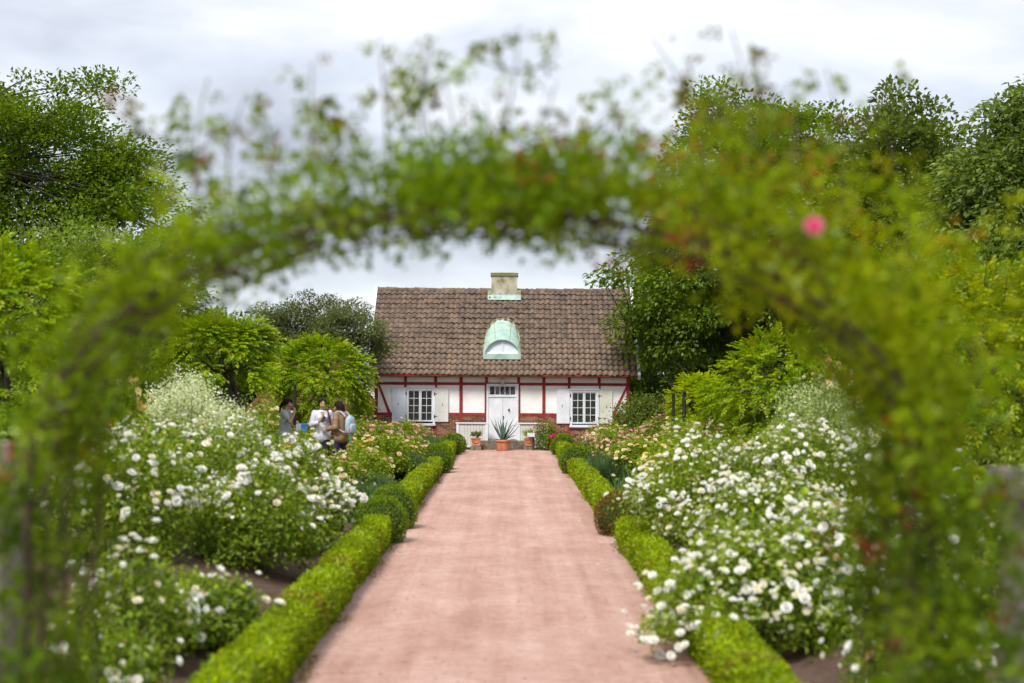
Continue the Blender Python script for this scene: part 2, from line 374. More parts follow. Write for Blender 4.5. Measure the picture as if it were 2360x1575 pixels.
# loose stones and fallen petals on the path and along its edges
def scatter_bits(name, n_, mat, cols, size, edge, label, cat, seed, ymax=46, ymin=9):
    rg = np.random.default_rng(seed); mb = MB()
    y = ymin + (ymax - ymin) * rg.random(n_) ** 1.6
    s_ = np.where(rg.random(n_) < 0.5, -1, 1)
    e_ = np.abs(rg.standard_normal(n_)) * 0.35
    x = np.where(rg.random(n_) < edge, np.where(s_ < 0, -1.66 + e_, 1.58 - e_), rg.uniform(-1.6, 1.55, n_))
    P = np.stack([x, y, np.full(n_, 0.05)], 1); q = size * rg.uniform(.5, 1.3, n_)
    a = rg.uniform(0, 6.28, n_); D = np.stack([np.cos(a), np.sin(a), 0.15 * rg.standard_normal(n_)], 1)
    add_leaves(mb, P, D, np.array([[0, 0, 1.0]]) + 0.3 * rg.standard_normal((n_, 3)), q, q * .8, palette(cols, n_, rg), fold=.15)
    return mb.obj(name, mat, label=label, cat=cat, kind='stuff')
scatter_bits('fallen_petals', 80, 'petal', [(0.8, .75, .66), (.75, .6, .5)], 0.030, 0.9, 'white rose petals fallen on the gravel path and its edges', 'petals', 21)
scatter_bits('gravel', 3600, 'leaf', [(0.30, .18, .145), (.34, .22, .18), (.20, .11, .085)], 0.022, 0.3, 'loose pinkish gravel chips on the path', 'gravel', 22, ymax=34)

rg = np.random.default_rng(77); mb = MB(); n_ = 2600      # weeds and litter where hedge and gravel meet
y_ = 9 + 38 * rg.random(n_) ** 1.4; sd_ = np.where(rg.random(n_) < .5, -1, 1); x_ = np.where(sd_ < 0, -1.70 + .06 * np.abs(rg.standard_normal(n_)), 1.62 - .06 * np.abs(rg.standard_normal(n_)))
keep = np.sin(y_ * 1.9 + sd_) + np.sin(y_ * .83 + 2 * sd_) > .3; x_, y_ = x_[keep], y_[keep]; n_ = len(x_)
add_leaves(mb, np.stack([x_, y_, np.full(n_, .01)], 1), unit(rdir(n_, rg) + np.array([0, 0, .9])), rdir(n_, rg), .06 * rg.uniform(.5, 1.6, n_), .014, palette([(.10, .15, .03), (.17, .17, .05), (.20, .13, .06)], n_, rg))
mb.obj('weeds', 'leaf', label='weeds and dry litter along both edges of the gravel path', cat='weeds', kind='stuff')

# ================================================================== the cottage
YW = 52.5; SW = FPX / YW                      # front wall plane and its pixels per metre
def hx(zx): return (820 + zx / 3.409 - 1172) / SW
def hz(zy): return CAMZ + (884 - 600 - zy / 3.409) / SW
X0, X1 = hx(152), hx(2152)
YB = YW + 6.2; ZT = 2.74; TH = 0.22
cottage = empty('cottage', ((X0 + X1) / 2, YW, 0), 0, 'white half-timbered cottage with red beams and brown pantiled roof', 'house')
def hb(mb_boxes, name, mat, parent=None, **kw):
    mb = MB()
    for b in mb_boxes: mb.box(*b)
    o = mb.obj(name, mat, parent or cottage, **kw)
    if (parent or cottage) is cottage: o.matrix_parent_inverse = Matrix.Translation(-cottage.location)
    return o
WL = (hx(402), hx(626), hz(1296), hz(1006)); WR = (hx(1686), hx(1912), hz(1303), hz(1016)); DR = (hx(1030), hx(1280), 0.32, hz(972))
# walls with real openings, hollow inside
zb = -0.1
hb([(X0, WL[0], YW, YW + TH, zb, ZT), (WL[0], WL[1], YW, YW + TH, zb, WL[2]), (WL[0], WL[1], YW, YW + TH, WL[3], ZT),
    (WL[1], DR[0], YW, YW + TH, zb, ZT), (DR[0], DR[1], YW, YW + TH, DR[3], ZT), (DR[0], DR[1], YW, YW + TH, zb, DR[2]),
    (DR[1], WR[0], YW, YW + TH, zb, ZT), (WR[0], WR[1], YW, YW + TH, zb, WR[2]), (WR[0], WR[1], YW, YW + TH, WR[3], ZT),
    (WR[1], X1, YW, YW + TH, zb, ZT),
    (X0, X0 + TH, YW + TH, YB, zb, ZT), (X1 - TH, X1, YW + TH, YB, zb, ZT), (X0, X1, YB, YB + TH, zb, ZT)], 'wall', 'plaster')
hb([(X0 + TH, X1 - TH, YW + TH + 1.8, YW + TH + 1.85, 0, ZT)], 'inner_partition', 'dark_room')
hb([(X0 + TH, X1 - TH, YW + TH, YB, 0.28, 0.33)], 'inner_floor', 'dark_room')
# gable triangles
YR, ZR, YE, ZE = 55.6, 6.05, 52.08, 2.70
for xx in (X0, X1 - TH):
    v = []
    for q in (xx, xx + TH): v += [(q, YW, ZT), (q, YB, ZT), (q, (YW + YB) / 2, ZR - 0.25)]
    o = MB().add(v, tris=[(0, 2, 1), (3, 4, 5)], quads=[(0, 1, 4, 3), (1, 2, 5, 4), (2, 0, 3, 5)]).obj('gable_wall', 'plaster', cottage)
    o.matrix_parent_inverse = Matrix.Translation(-cottage.location)
# red timber frame, proud of the plaster
T0, T1 = YW - 0.035, YW - 0.002
RZ0, RZ1 = hz(984), hz(962); LZ0, LZ1 = hz(1226), hz(1201)
corner = [(152, 177), (2128, 2152)]
for a, b in corner: hb([(hx(a), hx(b), T0, T1, 0.1, ZT - .02)], 'post', 'red_timber')
for a, b in ((817, 842), (1468, 1491)): hb([(hx(a), hx(b), T0, T1, 0.9, ZT - .02)], 'post', 'red_timber')
for a, b in ((1015, 1028), (1281, 1294)): hb([(hx(a), hx(b), T0, T1, .92, RZ0)], 'post', 'red_timber')
for a, b in ((383, 404), (619, 641), (1018, 1040), (1270, 1292), (1668, 1690), (1902, 1925)): hb([(hx(a), hx(b), T0, T1, RZ1, ZT - .02)], 'stud', 'red_timber')
for a, b in ((383, 402), (626, 641), (1668, 1686), (1912, 1925)): hb([(hx(a), hx(b), T0, T1, hz(1006), RZ0)], 'stud', 'red_timber')
for a, b in ((177, 817), (842, 1468), (1491, 2128)): hb([(hx(a), hx(b), T0 + .004, T1, RZ0, RZ1)], 'rail', 'red_timber')
for a, b in ((177, 402), (626, 817), (842, 1015), (1294, 1468), (1491, 1686), (1912, 2128)): hb([(hx(a), hx(b), T0 + .004, T1, LZ0, LZ1)], 'rail', 'red_timber')
for a, b in ((612, 636), (1668, 1690)): hb([(hx(a), hx(b), T0, T1, 0.1, LZ0 - .002)], 'post', 'red_timber')
hb([(hx(402), hx(612), T0 + .004, T1, hz(1308), hz(1297))], 'window_rail', 'red_timber')
hb([(hx(1690), hx(1912), T0 + .004, T1, hz(1315), hz(1304))], 'window_rail', 'red_timber')
for (xa, za, xb, zb_) in ((180, 986, 286, 1250), (2126, 990, 2012, 1235)):
    wd = 13
    v = []
    for yy in (T0 + .008, T1): v += [(hx(xa - wd * .2), yy, hz(za)), (hx(xa + wd), yy, hz(za)), (hx(xb + wd), yy, hz(zb_)), (hx(xb - wd), yy, hz(zb_))]
    o = MB().add(v, quads=[(0, 1, 2, 3), (7, 6, 5, 4), (0, 4, 5, 1), (1, 5, 6, 2), (2, 6, 7, 3), (3, 7, 4, 0)]).obj('brace', 'red_timber', cottage)
    o.matrix_parent_inverse = Matrix.Translation(-cottage.location)
hb([(X0 - .12, X1 + .12, YW - .30, YW - .03, ZT - .07, ZT - .02)], 'eaves_board', 'red_timber')
hb([(X0 - .22, X1 + .22, YE - .06, YE - .01, ZT - .075, ZT - .005)], 'fascia', 'red_timber')
for xx in (hx(160), hx(2144)):      # downpipes
    o = MB().tube([(xx, YE + .05, ZT - .1), (xx, YW - .1, ZT - .3), (xx, YW - .09, .2)], .035, 8).obj('downpipe', 'red_timber', cottage); o.matrix_parent_inverse = Matrix.Translation(-cottage.location)

# brick infill under the low rail: mortar bed with single bricks proud of it
spans = [(177, 402, LZ0), (402, 612, hz(1312)), (636, 817, LZ0), (842, 1015, LZ0), (1294, 1468, LZ0), (1491, 1668, LZ0), (1690, 1912, hz(1319)), (1912, 2128, LZ0)]
BLn, BH, J = 0.20, 0.052, 0.014
bricks = []; panels = []
rg = np.random.default_rng(5)
for pi_, (a, b, zt) in enumerate(spans):
    panels.append(hb([(hx(a), hx(b), YW - .008, YW - .001, .05, zt - .002)], 'brick_panel', 'mortar'))
    xa, xb = hx(a) + .006, hx(b) - .006
    c = 0; z = zt - .012
    while z > 0.12:
        xx = xa - (0.107 if c % 2 else 0)
        while xx < xb - .03:
            l0, l1 = max(xx, xa), min(xx + BLn, xb)
            if l1 - l0 > .04: bricks.append((l0, l1, z - BH, z, pi_))
            xx += BLn + J
        z -= BH + J; c += 1
bricks.sort(key=lambda q: -q[3] - (0.35 if -3.2 < q[0] < 2.2 else 0))
unit_brick = MB().box(-.5, .5, -.5, .5, -.5, .5).mesh('brick'); unit_brick.materials.append(MATS['brick'])
for (l0, l1, z0, z1, pi_) in bricks[:300]:
    o = bpy.data.objects.new('brick', unit_brick); COL.objects.link(o); o.parent = panels[pi_]
    o.location = Vector(((l0 + l1) / 2, YW - .012 - .003 * rg.random(), (z0 + z1) / 2))
    o.rotation_euler = (0, 0.012 * rg.standard_normal(), 0.01 * rg.standard_normal())
    o.scale = (l1 - l0, .022, z1 - z0)
mb = MB()
for (l0, l1, z0, z1, pi_) in bricks[300:]:
    mb.box(l0, l1, YW - .024, YW - .001, z0, z1); mb.r[-1] = np.full(8, rng.random())
fix_ = mb.obj('brick_courses', 'brick', cottage, kind='stuff'); fix_.matrix_parent_inverse = Matrix.Translation(-cottage.location)

# windows
def window(box, sashes, zt, zb_, label):
    x0, x1, z0, z1 = box
    wn = hb([(x0, x0 + .075, YW - .05, YW + .10, z0, z1), (x1 - .075, x1, YW - .05, YW + .10, z0, z1), (x0 + .075, x1 - .075, YW - .05, YW + .10, z1 - .09, z1), (x0 + .075, x1 - .075, YW - .05, YW + .10, z0, z0 + .05)], 'window', 'white_wood')
    wn['label'] = label
    o = MB().box(x0 - .03, x1 + .03, YW - .12, YW - .051, z0 - .03, z0 + .035).obj('sill', 'white_wood', wn)
    o = MB().box(x0 - .03, x1 + .03, YW - .085, YW - .051, z1 - .01, z1 + .035).obj('head_board', 'white_wood', wn)
    for (sx0, sx1) in sashes:
        a, b = hx(sx0), hx(sx1); zt_, zl = hz(zt), hz(zb_)
        f = .05
        mb = MB(); y0, y1 = YW - .03, YW + .02
        mb.box(a - f, a, y0, y1, zl - f, zt_ + f); mb.box(b, b + f, y0, y1, zl - f, zt_ + f); mb.box(a, b, y0, y1, zt_, zt_ + f); mb.box(a, b, y0, y1, zl - f, zl)
        mb.obj('sash', 'white_wood', wn)
        mid_ = (a + b) / 2; bar = .0095
        m2 = MB(); m2.box(mid_ - bar, mid_ + bar, y0 + .005, y1 - .012, zl, zt_); hgt = (zt_ - zl) / 4
        for kx in (1, 2, 3):
            m2.box(a, mid_ - bar - .001, y0 + .007, y1 - .014, zl + kx * hgt - bar, zl + kx * hgt + bar); m2.box(mid_ + bar + .001, b, y0 + .007, y1 - .014, zl + kx * hgt - bar, zl + kx * hgt + bar)
        m2.obj('glazing_bar', 'white_wood', wn)
        for kx in range(4):
            for (pa, pb) in ((a, mid_ - bar), (mid_ + bar, b)):
                tl = .006 * rng.standard_normal(); za, zc = zl + kx * hgt + bar, zl + (kx + 1) * hgt - bar
                MB().add([(pa, YW + tl * .2, za), (pb, YW, za), (pb, YW - tl * .1, zc), (pa, YW - tl * .2, zc)], quads=[(0, 1, 2, 3)]).obj('pane', 'glass', wn)
    return wn
def fix(o): o.matrix_parent_inverse = Matrix.Translation(-cottage.location)
wl = window(WL, ((421, 500), (520, 599)), 1032, 1260, 'white casement window with a blind drawn behind its panes')
wr = window(WR, ((1707, 1786), (1806, 1885)), 1042, 1270, 'white casement window showing a dim room behind its panes')
mb = MB()
for q in np.arange(WL[2] + .1, WL[3] - .08, .045): mb.add([(WL[0] + .08, YW + .055, q), (WL[1] - .08, YW + .055, q), (WL[1] - .08, YW + .075, q + .034), (WL[0] + .08, YW + .075, q + .034)], quads=[(0, 1, 2, 3)])
mb.obj('blind', 'blind', wl)
ca_ = np.linspace(WR[0] + .08, WR[1] - .08, 40); cz2 = [WR[2] + .05, WR[3] - .06]
MB().add([(q, YW + .09 + .015 * math.sin(i * 1.3), z_) for z_ in cz2 for i, q in enumerate(ca_)], quads=gridq(2, 40)).obj('added_curtain', 'blind', wr)  # pale full-width curtain added to lighten the dark panes
# shutters with dark crescent plates painted as shaded cut-outs and iron hinges
def crescent(cx, cz, r, y, flip):
    n_ = 9; a = np.linspace(-1.25, 1.25, n_)
    o_ = np.stack([cx + flip * r * np.cos(a), np.full(n_, y), cz + r * np.sin(a)], 1); i_ = np.stack([cx + flip * (r * .55 * np.cos(a) + .0), np.full(n_, y), cz + r * np.sin(a)], 1)
    j = np.arange(n_ - 1)
    return MB().add(np.vstack([o_, i_]), quads=np.stack([j, j + 1, n_ + j + 1, n_ + j], 1))
for (a, b, t_, bt, mat, cx, cz, fl, hgx, lab) in ((290, 399, 1005, 1272, 'cool_white_wood', 345, 1135, -1, 399, 'bluish white shutter'), (627, 732, 1008, 1272, 'grey_white_wood', 676, 1138, 1, 622, 'greyish white shutter'),
                                             (1580, 1683, 1012, 1280, 'white_wood', 1632, 1143, -1, 1687, None), (1915, 2018, 1018, 1280, 'algae_white_wood', 1963, 1150, 1, 1911, 'white shutter stained green near its foot')):
    mb = MB(); nb = 3; wd = (hx(b) - hx(a)) / nb
    for q in range(nb): mb.box(hx(a) + q * wd + .003, hx(a) + (q + 1) * wd - .003, YW - .072, YW - .042 - .002 * (q % 2), hz(bt), hz(t_))
    mb.box(hx(a) + .002, hx(b) - .002, YW - .066, YW - .046, hz(bt) + .01, hz(t_) - .01)
    so = mb.obj('shutter', mat, cottage); fix(so)
    if lab: so['label'] = lab
    crescent(hx(cx) , hz(cz), .055, YW - .0745, fl).obj('crescent_shade_plate', 'dark_plastic', so)
    for hzv in (t_ + 45, bt - 42):
        mh = MB(); mh.box(hx(hgx) - .018, hx(hgx) + .018, YW - .085, YW - .073, hz(hzv) - .05, hz(hzv) + .05); mh.box(hx(hgx) - .012, hx(hgx) + (.1 if fl > 0 else -.1) * 1, YW - .08, YW - .074, hz(hzv) - .012, hz(hzv) + .012) if fl > 0 else None
        mh.obj('hinge', 'black_iron', so)
# door with fanlight
x0, x1, z0, z1 = DR
dr = hb([(x0, x0 + .075, YW - .05, YW + .12, z0, z1), (x1 - .075, x1, YW - .05, YW + .12, z0, z1), (x0 + .075, x1 - .075, YW - .05, YW + .12, z1 - .065, z1), (x0 + .075, x1 - .075, YW - .05, YW + .12, hz(1076), hz(1063))], 'door_frame', 'white_wood')
for (a, b) in ((1047, 1157), (1159, 1264)):
    dl = hb([(hx(a), hx(b), YW - .02, YW + .03, z0 + .01, hz(1076) - .004)], 'door', 'white_wood')
    if a > 1100:
        MB().tube([(hx(1207), YW - .03, hz(1178) + .045), (hx(1207) + .03, YW - .055, hz(1178)), (hx(1207), YW - .06, hz(1178) - .05), (hx(1207) - .03, YW - .055, hz(1178)), (hx(1207), YW - .03, hz(1178) + .045)], .012, 6).obj('knocker', 'black_iron', dl)
        MB().box(hx(1207) - .022, hx(1207) + .022, YW - .034, YW - .021, hz(1178) - .01, hz(1178) + .06).obj('knocker_plate', 'black_iron', dl)
        mk = MB(); mk.lathe([(0, -.02), (.02, -.015), (.028, .0), (.02, .015), (0, .02)], (hx(1163), YW - .045, hz(1228)), 10); mk.obj('knob', 'black_iron', dl, smooth=True)
        MB().box(hx(1163) - .015, hx(1163) + .015, YW - .03, YW - .021, hz(1252), hz(1240)).obj('lock_plate', 'black_iron', dl)
fl_ = hb([(hx(1047), hx(1264), YW - .015, YW + .03, hz(1063), hz(1057)), (hx(1047), hx(1264), YW - .015, YW + .03, hz(993), hz(985) + .02), (hx(1047), hx(1056), YW - .015, YW + .03, hz(1057), hz(993)), (hx(1254), hx(1264), YW - .015, YW + .03, hz(1057), hz(993))], 'fanlight', 'white_wood')
pxs = np.linspace(1056, 1254, 6)
for q in range(5):
    MB().add([(hx(pxs[q]), YW + .002 * q, hz(1057)), (hx(pxs[q + 1]), YW, hz(1057)), (hx(pxs[q + 1]), YW + .004, hz(993)), (hx(pxs[q]), YW + .003, hz(993))], quads=[(0, 1, 2, 3)]).obj('pane', 'glass', fl_)
    if q: MB().box(hx(pxs[q]) - .013, hx(pxs[q]) + .013, YW - .012, YW + .02, hz(1057), hz(993)).obj('glazing_bar', 'white_wood', fl_)

# ---- roof
RX0, RX1 = -5.13, 4.74
SL = math.hypot(YR - YE, ZR - ZE); dv = np.array([0, (YR - YE) / SL, (ZR - ZE) / SL]); dn = np.array([0, -dv[2], dv[1]]); du = np.array([1.0, 0, 0])
org = np.array([RX0, YE, ZE])
def rp(u, v, n_): return org + du * u + dv * v + dn * n_
RW = RX1 - RX0
v8 = []
for n_ in (-.10, -.005):
    for (uu, vv) in ((0, 0), (RW, 0), (RW, SL), (0, SL)): v8.append(rp(uu, vv, n_))
mb = MB().add(v8, quads=[(0, 3, 2, 1), (4, 5, 6, 7), (0, 1, 5, 4), (1, 2, 6, 5), (2, 3, 7, 6), (3, 0, 4, 7)])
v8b = [(p_[0], 2 * YR - p_[1], p_[2]) for p_ in v8]
mb.add(v8b, quads=[(1, 2, 3, 0), (7, 6, 5, 4), (4, 5, 1, 0), (5, 6, 2, 1), (6, 7, 3, 2), (7, 4, 0, 3)])
roof = mb.obj('roof', 'mossy_render', cottage); fix(roof)
NC, NR = 48, 17
tw, th_ = RW / NC, SL / NR
kk = 7
uu = np.linspace(0, 1, kk)
prof = 0.030 * np.sin((uu * 2 * np.pi) - 0.6) + .03
TL = th_ * 1.28
def tile_arrays():
    lo = [np.array([a * tw * 1.06, 0, b + .055]) for a, b in zip(uu, prof)]
    hi = [np.array([a * tw * 1.06, TL, b + .002]) for a, b in zip(uu, prof)]
    fr = [np.array([a * tw * 1.06, 0, b + .055 - .034]) for a, b in zip(uu, prof)]
    v = np.array(lo + hi + fr); j = np.arange(kk - 1)
    q = np.concatenate([np.stack([j, j + 1, kk + j + 1, kk + j], 1), np.stack([2 * kk + j, 2 * kk + j + 1, j + 1, j], 1)])
    return v, q
tv, tq = tile_arrays()
Mroof = Matrix(((1, 0, 0), (0, dv[1], dn[1]), (0, dv[2], dn[2]))).to_4x4()
tme = MB().add(tv, quads=tq).mesh('tile', smooth=False); tme.materials.append(MATS['roof_tile'])
rg = np.random.default_rng(11)
fld = MB()
Mr = np.array(Mroof.to_3x3())
for r_ in range(NR):
    for c_ in range(NC):
        p_ = rp(c_ * tw, r_ * th_ - .05, 0.0) + dn * (.006 * rg.standard_normal() + .022 * math.sin(c_ * .19 + 1.0) * math.sin(r_ * .31 + .4)) + dv * (.010 * rg.standard_normal() + .012 * math.sin(c_ * .23))
        rot = .02 * rg.standard_normal()
        if r_ < 6:
            o = bpy.data.objects.new('tile', tme); COL.objects.link(o); o.parent = roof
            o.matrix_parent_inverse = Matrix.Identity(4)
            o.matrix_basis = Matrix.Translation(p_) @ Mroof @ Matrix.Rotation(rot, 4, 'Z')
        else:
            cz_, sz_ = math.cos(rot), math.sin(rot)
            lv = tv @ np.array([[cz_, sz_, 0], [-sz_, cz_, 0], [0, 0, 1]])
            fld.add(p_ + lv @ Mr.T, quads=tq, rnd=rg.random())
fld.obj('upper_tiles', 'roof_tile', roof, kind='stuff')
nrt = 27; rl = RW / nrt
rprof = [(.13 * math.cos(a), .13 * math.sin(a)) for a in np.linspace(-.3, math.pi + .3, 9)]
for q in range(nrt):
    v = []
    for (xx, s_) in ((q * rl - .02, 1.0), (q * rl + .03, 1.08), (q * rl + .045, .96), ((q + 1) * rl + .02, .92)):
        for (a, b) in rprof: v.append((RX0 + xx, YR + a * s_, ZR - .035 + b * s_ - .028 * math.sin(math.pi * (q + .5) / nrt) + .012 * math.sin(q * 1.9)))
    j = np.arange(8); qs = np.concatenate([np.stack([i * 9 + j, i * 9 + j + 1, (i + 1) * 9 + j + 1, (i + 1) * 9 + j], 1) for i in range(3)])
    MB().add(v, quads=qs).obj('ridge_tile', 'roof_tile', roof)
# white verge boards
for (xa, xb) in ((RX0 - .10, RX0 + .0), (RX1 + .0, RX1 + .10)):
    v = []
    for q in (xa, xb):
        a0 = rp(0, -.06, -.14); a1 = rp(0, -.06, .10); b0 = rp(0, SL + .10, -.14); b1 = rp(0, SL + .10, .10)
        for p_ in (a0, a1, b1, b0): v.append((q, p_[1], p_[2]))
    o = MB().add(v, quads=[(0, 3, 2, 1), (4, 5, 6, 7), (0, 1, 5, 4), (1, 2, 6, 5), (2, 3, 7, 6), (3, 0, 4, 7)]).obj('verge_board', 'white_wood', cottage); fix(o)
# chimney on the ridge
cxa, cxb = (820 + 1064 / 3.409 - 1172) / (FPX / YR), (820 + 1266 / 3.409 - 1172) / (FPX / YR)
ztop = CAMZ + (884 - 600 - 97 / 3.409) / (FPX / 55.2)
ch = hb([(cxa, cxb, 55.28, 56.1, 5.2, ztop - .12)], 'chimney', 'chimney_render')
hb([(cxa - .035, cxb + .035, 55.24, 56.14, ztop - .12, ztop)], 'chimney_cap', 'mossy_render')
hb([(cxa + .12, cxb - .12, 55.4, 55.95, ztop, ztop + .02)], 'chimney_pot_slab', 'chimney_render')
def roofz(y): return ZE + (y - YE) * (ZR - ZE) / (YR - YE)
v_f = (55.03 - YE) / (YR - YE) * SL; vv_ = []
for n_ in (.105, .12):
    for (xx, v_) in ((cxa - .14, v_f + .06), (cxb + .14, v_f + .06), (cxb + .14, v_f + .34), (cxa - .14, v_f + .34)): vv_.append(rp(xx - RX0, v_, n_))
fp = MB().add(vv_, quads=[(0, 3, 2, 1), (4, 5, 6, 7), (0, 1, 5, 4), (1, 2, 6, 5), (2, 3, 7, 6), (3, 0, 4, 7)]).obj('chimney_flashing', 'copper', cottage); fix(fp)
hb([(cxa - .03, cxb + .03, 55.24, 55.278, roofz(55.24), roofz(55.24) + .17)], 'chimney_flashing', 'sign_plate')
hb([(cxa - .14, cxa - .005, 55.25, 55.7, roofz(55.25), roofz(55.25) + .32), (cxb + .005, cxb + .14, 55.25, 55.7, roofz(55.25), roofz(55.25) + .32)], 'chimney_flashing', 'copper_stain')
# eyebrow dormer: arched front, copper hood running back into the slope
dcx = (820 + 1152 / 3.409 - 1172) / (FPX / 53.3)
zs = CAMZ + (884 - 600 - 770 / 3.409) / (FPX / 53.0)
zf = CAMZ + (884 - 600 - 745 / 3.409) / (FPX / 53.0)
zt_top = CAMZ + (884 - 600 - 468 / 3.409) / (FPX / 54.4)
ydf = YE + (zs - ZE) * (YR - YE) / (ZR - ZE) - .12
na = 25; ta = np.linspace(0, math.pi, na)
front = np.stack([dcx + .66 * np.cos(ta), np.full(na, ydf), zs + .04 + .64 * np.sin(ta)], 1)
hgt = zt_top - zs
bk = np.stack([dcx + .70 * np.sign(np.cos(ta)) * np.abs(np.cos(ta)) ** .8, np.zeros(na), zs + .02 + hgt * np.sin(ta) ** .9], 1)
bk[:, 1] = YE + (bk[:, 2] - ZE) * (YR - YE) / (ZR - ZE) - .03
rows = []
for q in np.linspace(0, 1, 7):
    rw = front * (1 - q) + bk * q
    bul = .10 * math.sin(math.pi * q)
    rw = rw + np.stack([np.cos(ta) * bul * .3, -np.full(na, bul) * .7, np.sin(ta) * bul * .7], 1)
    rows.append(rw)
rows = np.array(rows)

dm = MB().add(rows.reshape(-1, 3), quads=gridq(7, na)).obj('dormer_hood', 'copper', cottage, smooth=True); fix(dm)
for s_ in (4, 9, 15, 20):
    MB().tube(rows[:, s_] + np.array([0, -.008, .008]), .012, 5).obj('seam', 'copper_stain', dm)
MB().tube(front + np.array([0, -.01, 0]), .032, 6).obj('rim', 'copper', dm)
MB().tube(rows[-1] + np.array([0, -.02, .02]), .028, 6).obj('edge_strip', 'copper_stain', dm)
hb([(dcx - .70, dcx + .70, ydf - .06, ydf + .10, zs - .05, zf + .03)], 'dormer_sill', 'copper')
n_ = 17; a2 = np.linspace(0, math.pi, n_)
def arch_pts(rx, rz, y): return np.stack([dcx + rx * np.cos(a2), np.full(n_, y), zf + .04 + rz * np.sin(a2)], 1)
af, ai = arch_pts(.60, .545, ydf + .06), arch_pts(.53, .475, ydf + .06)
j = np.arange(n_ - 1)
dwf = MB().add(np.vstack([af, ai]), quads=np.stack([j, j + 1, n_ + j + 1, n_ + j], 1)).box(dcx - .60, dcx + .60, ydf + .04, ydf + .09, zf + .031, zf + .09).box(dcx - .018, dcx + .018, ydf + .045, ydf + .075, zf + .09, zf + .52).obj('dormer_window', 'white_wood', cottage); fix(dwf)
for sgn in (1, -1):
    a3 = np.linspace(0.03, math.pi / 2, 9) if sgn > 0 else np.linspace(math.pi / 2, math.pi - .03, 9)
    pts = [(dcx + .02 * sgn, ydf + .08, zf + .09)] + [(dcx + .53 * math.cos(q), ydf + .08, zf + .04 + .475 * math.sin(q)) for q in a3]
    pts = np.array(pts); pts[:, 2] = np.maximum(pts[:, 2], zf + .085)
    MB().add(pts, tris=[(0, i, i + 1) for i in range(1, 9)]).obj('pane', 'cool_white_wood', dwf)
# lantern over the door
lx, lz = hx(1155), hz(955)
lan = empty('door_lantern', (lx, YW - .18, lz), 0, 'small brass lantern hanging above the white door', 'lantern')
mb = MB()
for sx in (-1, 1):
    for sy in (-1, 1): mb.box(sx * .05 - .008, sx * .05 + .008, sy * .05 - .008, sy * .05 + .008, -.085, .07)
mb.box(-.062, .062, -.062, .062, -.10, -.085); mb.box(-.065, .065, -.065, .065, .07, .085)
mb.obj('frame', 'brass', lan)
MB().add([(-.06, -.06, .085), (.06, -.06, .085), (.06, .06, .085), (-.06, .06, .085), (0, 0, .14)], tris=[(0, 1, 4), (1, 2, 4), (2, 3, 4), (3, 0, 4)]).obj('cap', 'brass', lan)
MB().tube([(0, 0, .13), (0, 0, .24), (0, .15, .26)], .010, 6).obj('hanger', 'black_iron', lan)
MB().box(-.045, .045, -.045, .045, -.08, .065).obj('glass', 'glass', lan)

# white boarded screens either side of the door
for (a, b, lab) in ((808, 1034, 'white boarded screen beside the door, next to the agave'), (1284, 1500, 'white boarded screen half hidden by magenta roses')):
    sc_ = empty('boarded_screen', ((hx(a) + hx(b)) / 2, YW - .45, .0), 0, lab, 'screen', 'screens flanking the door')
    wd = (hx(b) - hx(a)) / 2; zt = hz(1279)
    zt = zt - .02
    for s_ in (-1, 1): MB().box(s_ * wd - .045, s_ * wd + .045, -.045, .045, -.02, zt).obj('post', 'white_wood', sc_)
    MB().box(-wd - .07, wd + .07, -.06, .06, zt + .001, zt + .045).obj('top_rail', 'white_wood', sc_)
    MB().box(-wd + .046, wd - .046, -.02, .02, .06, .12).obj('bottom_rail', 'white_wood', sc_)
    nb = 9; bw_ = (2 * wd - .1) / nb
    bme = MB().box(-bw_ / 2 + .004, bw_ / 2 - .004, -.012, .012, .121, zt - .001).mesh('board'); bme.materials.append(MATS['grey_white_wood'])
    for q in range(nb): mobj('board', bme, None, sc_, (-wd + .05 + (q + .5) * bw_, .003 * (q % 2), 0))

# stone steps
st = empty('stone_steps', (-.23, 51.3, 0), 0, 'two worn mossy stone steps below the white door', 'steps')
rg = np.random.default_rng(9)
for (za, zc, ya, yb) in ((0.0, .17, -.45, .3), (.171, .325, -.02, .95)):
    cuts = [-1.02, -.35, .38, 1.02] if za < .1 else [-1.0, .05, 1.0]
    for i in range(len(cuts) - 1):
        MB().box(cuts[i] + .006, cuts[i + 1] - .006, ya + .02 * rg.random(), yb, za - (.03 if za < .1 else 0), zc - .012 * rg.random()).obj('step_stone', 'mossy_stone', st)

# outbuilding with tiled roof behind the cottage's far corner
ob = empty('outbuilding', (-7.2, 61, 0), 0, 'low outbuilding with brown roof and white verge boards behind the cottage', 'outbuilding')
p0, p1 = at(815, 860, 58.0), at(862, 911, 58.0)
sl = (p1.z - p0.z) / (p1.x - p0.x)
xr = p0.x - 1.6; zr = p0.z - 1.6 * sl; xe = p1.x + .55; ze = p1.z + .55 * sl
def obv(x_, y_, z_): return (x_ + 7.2, y_ - 61, z_)
mb = MB().add([obv(xr, 58, zr), obv(xe, 58, ze), obv(xe, 66, ze), obv(xr, 66, zr), obv(2 * xr - xe, 58, ze), obv(2 * xr - xe, 66, ze)], quads=[(0, 1, 2, 3), (4, 0, 3, 5)])
rf = mb.obj('roof', 'roof_tile', ob)
pitch = math.atan2(zr - ze, xe - xr); slen = math.hypot(zr - ze, xe - xr)
mb = MB(); mcol = np.random.default_rng(2)
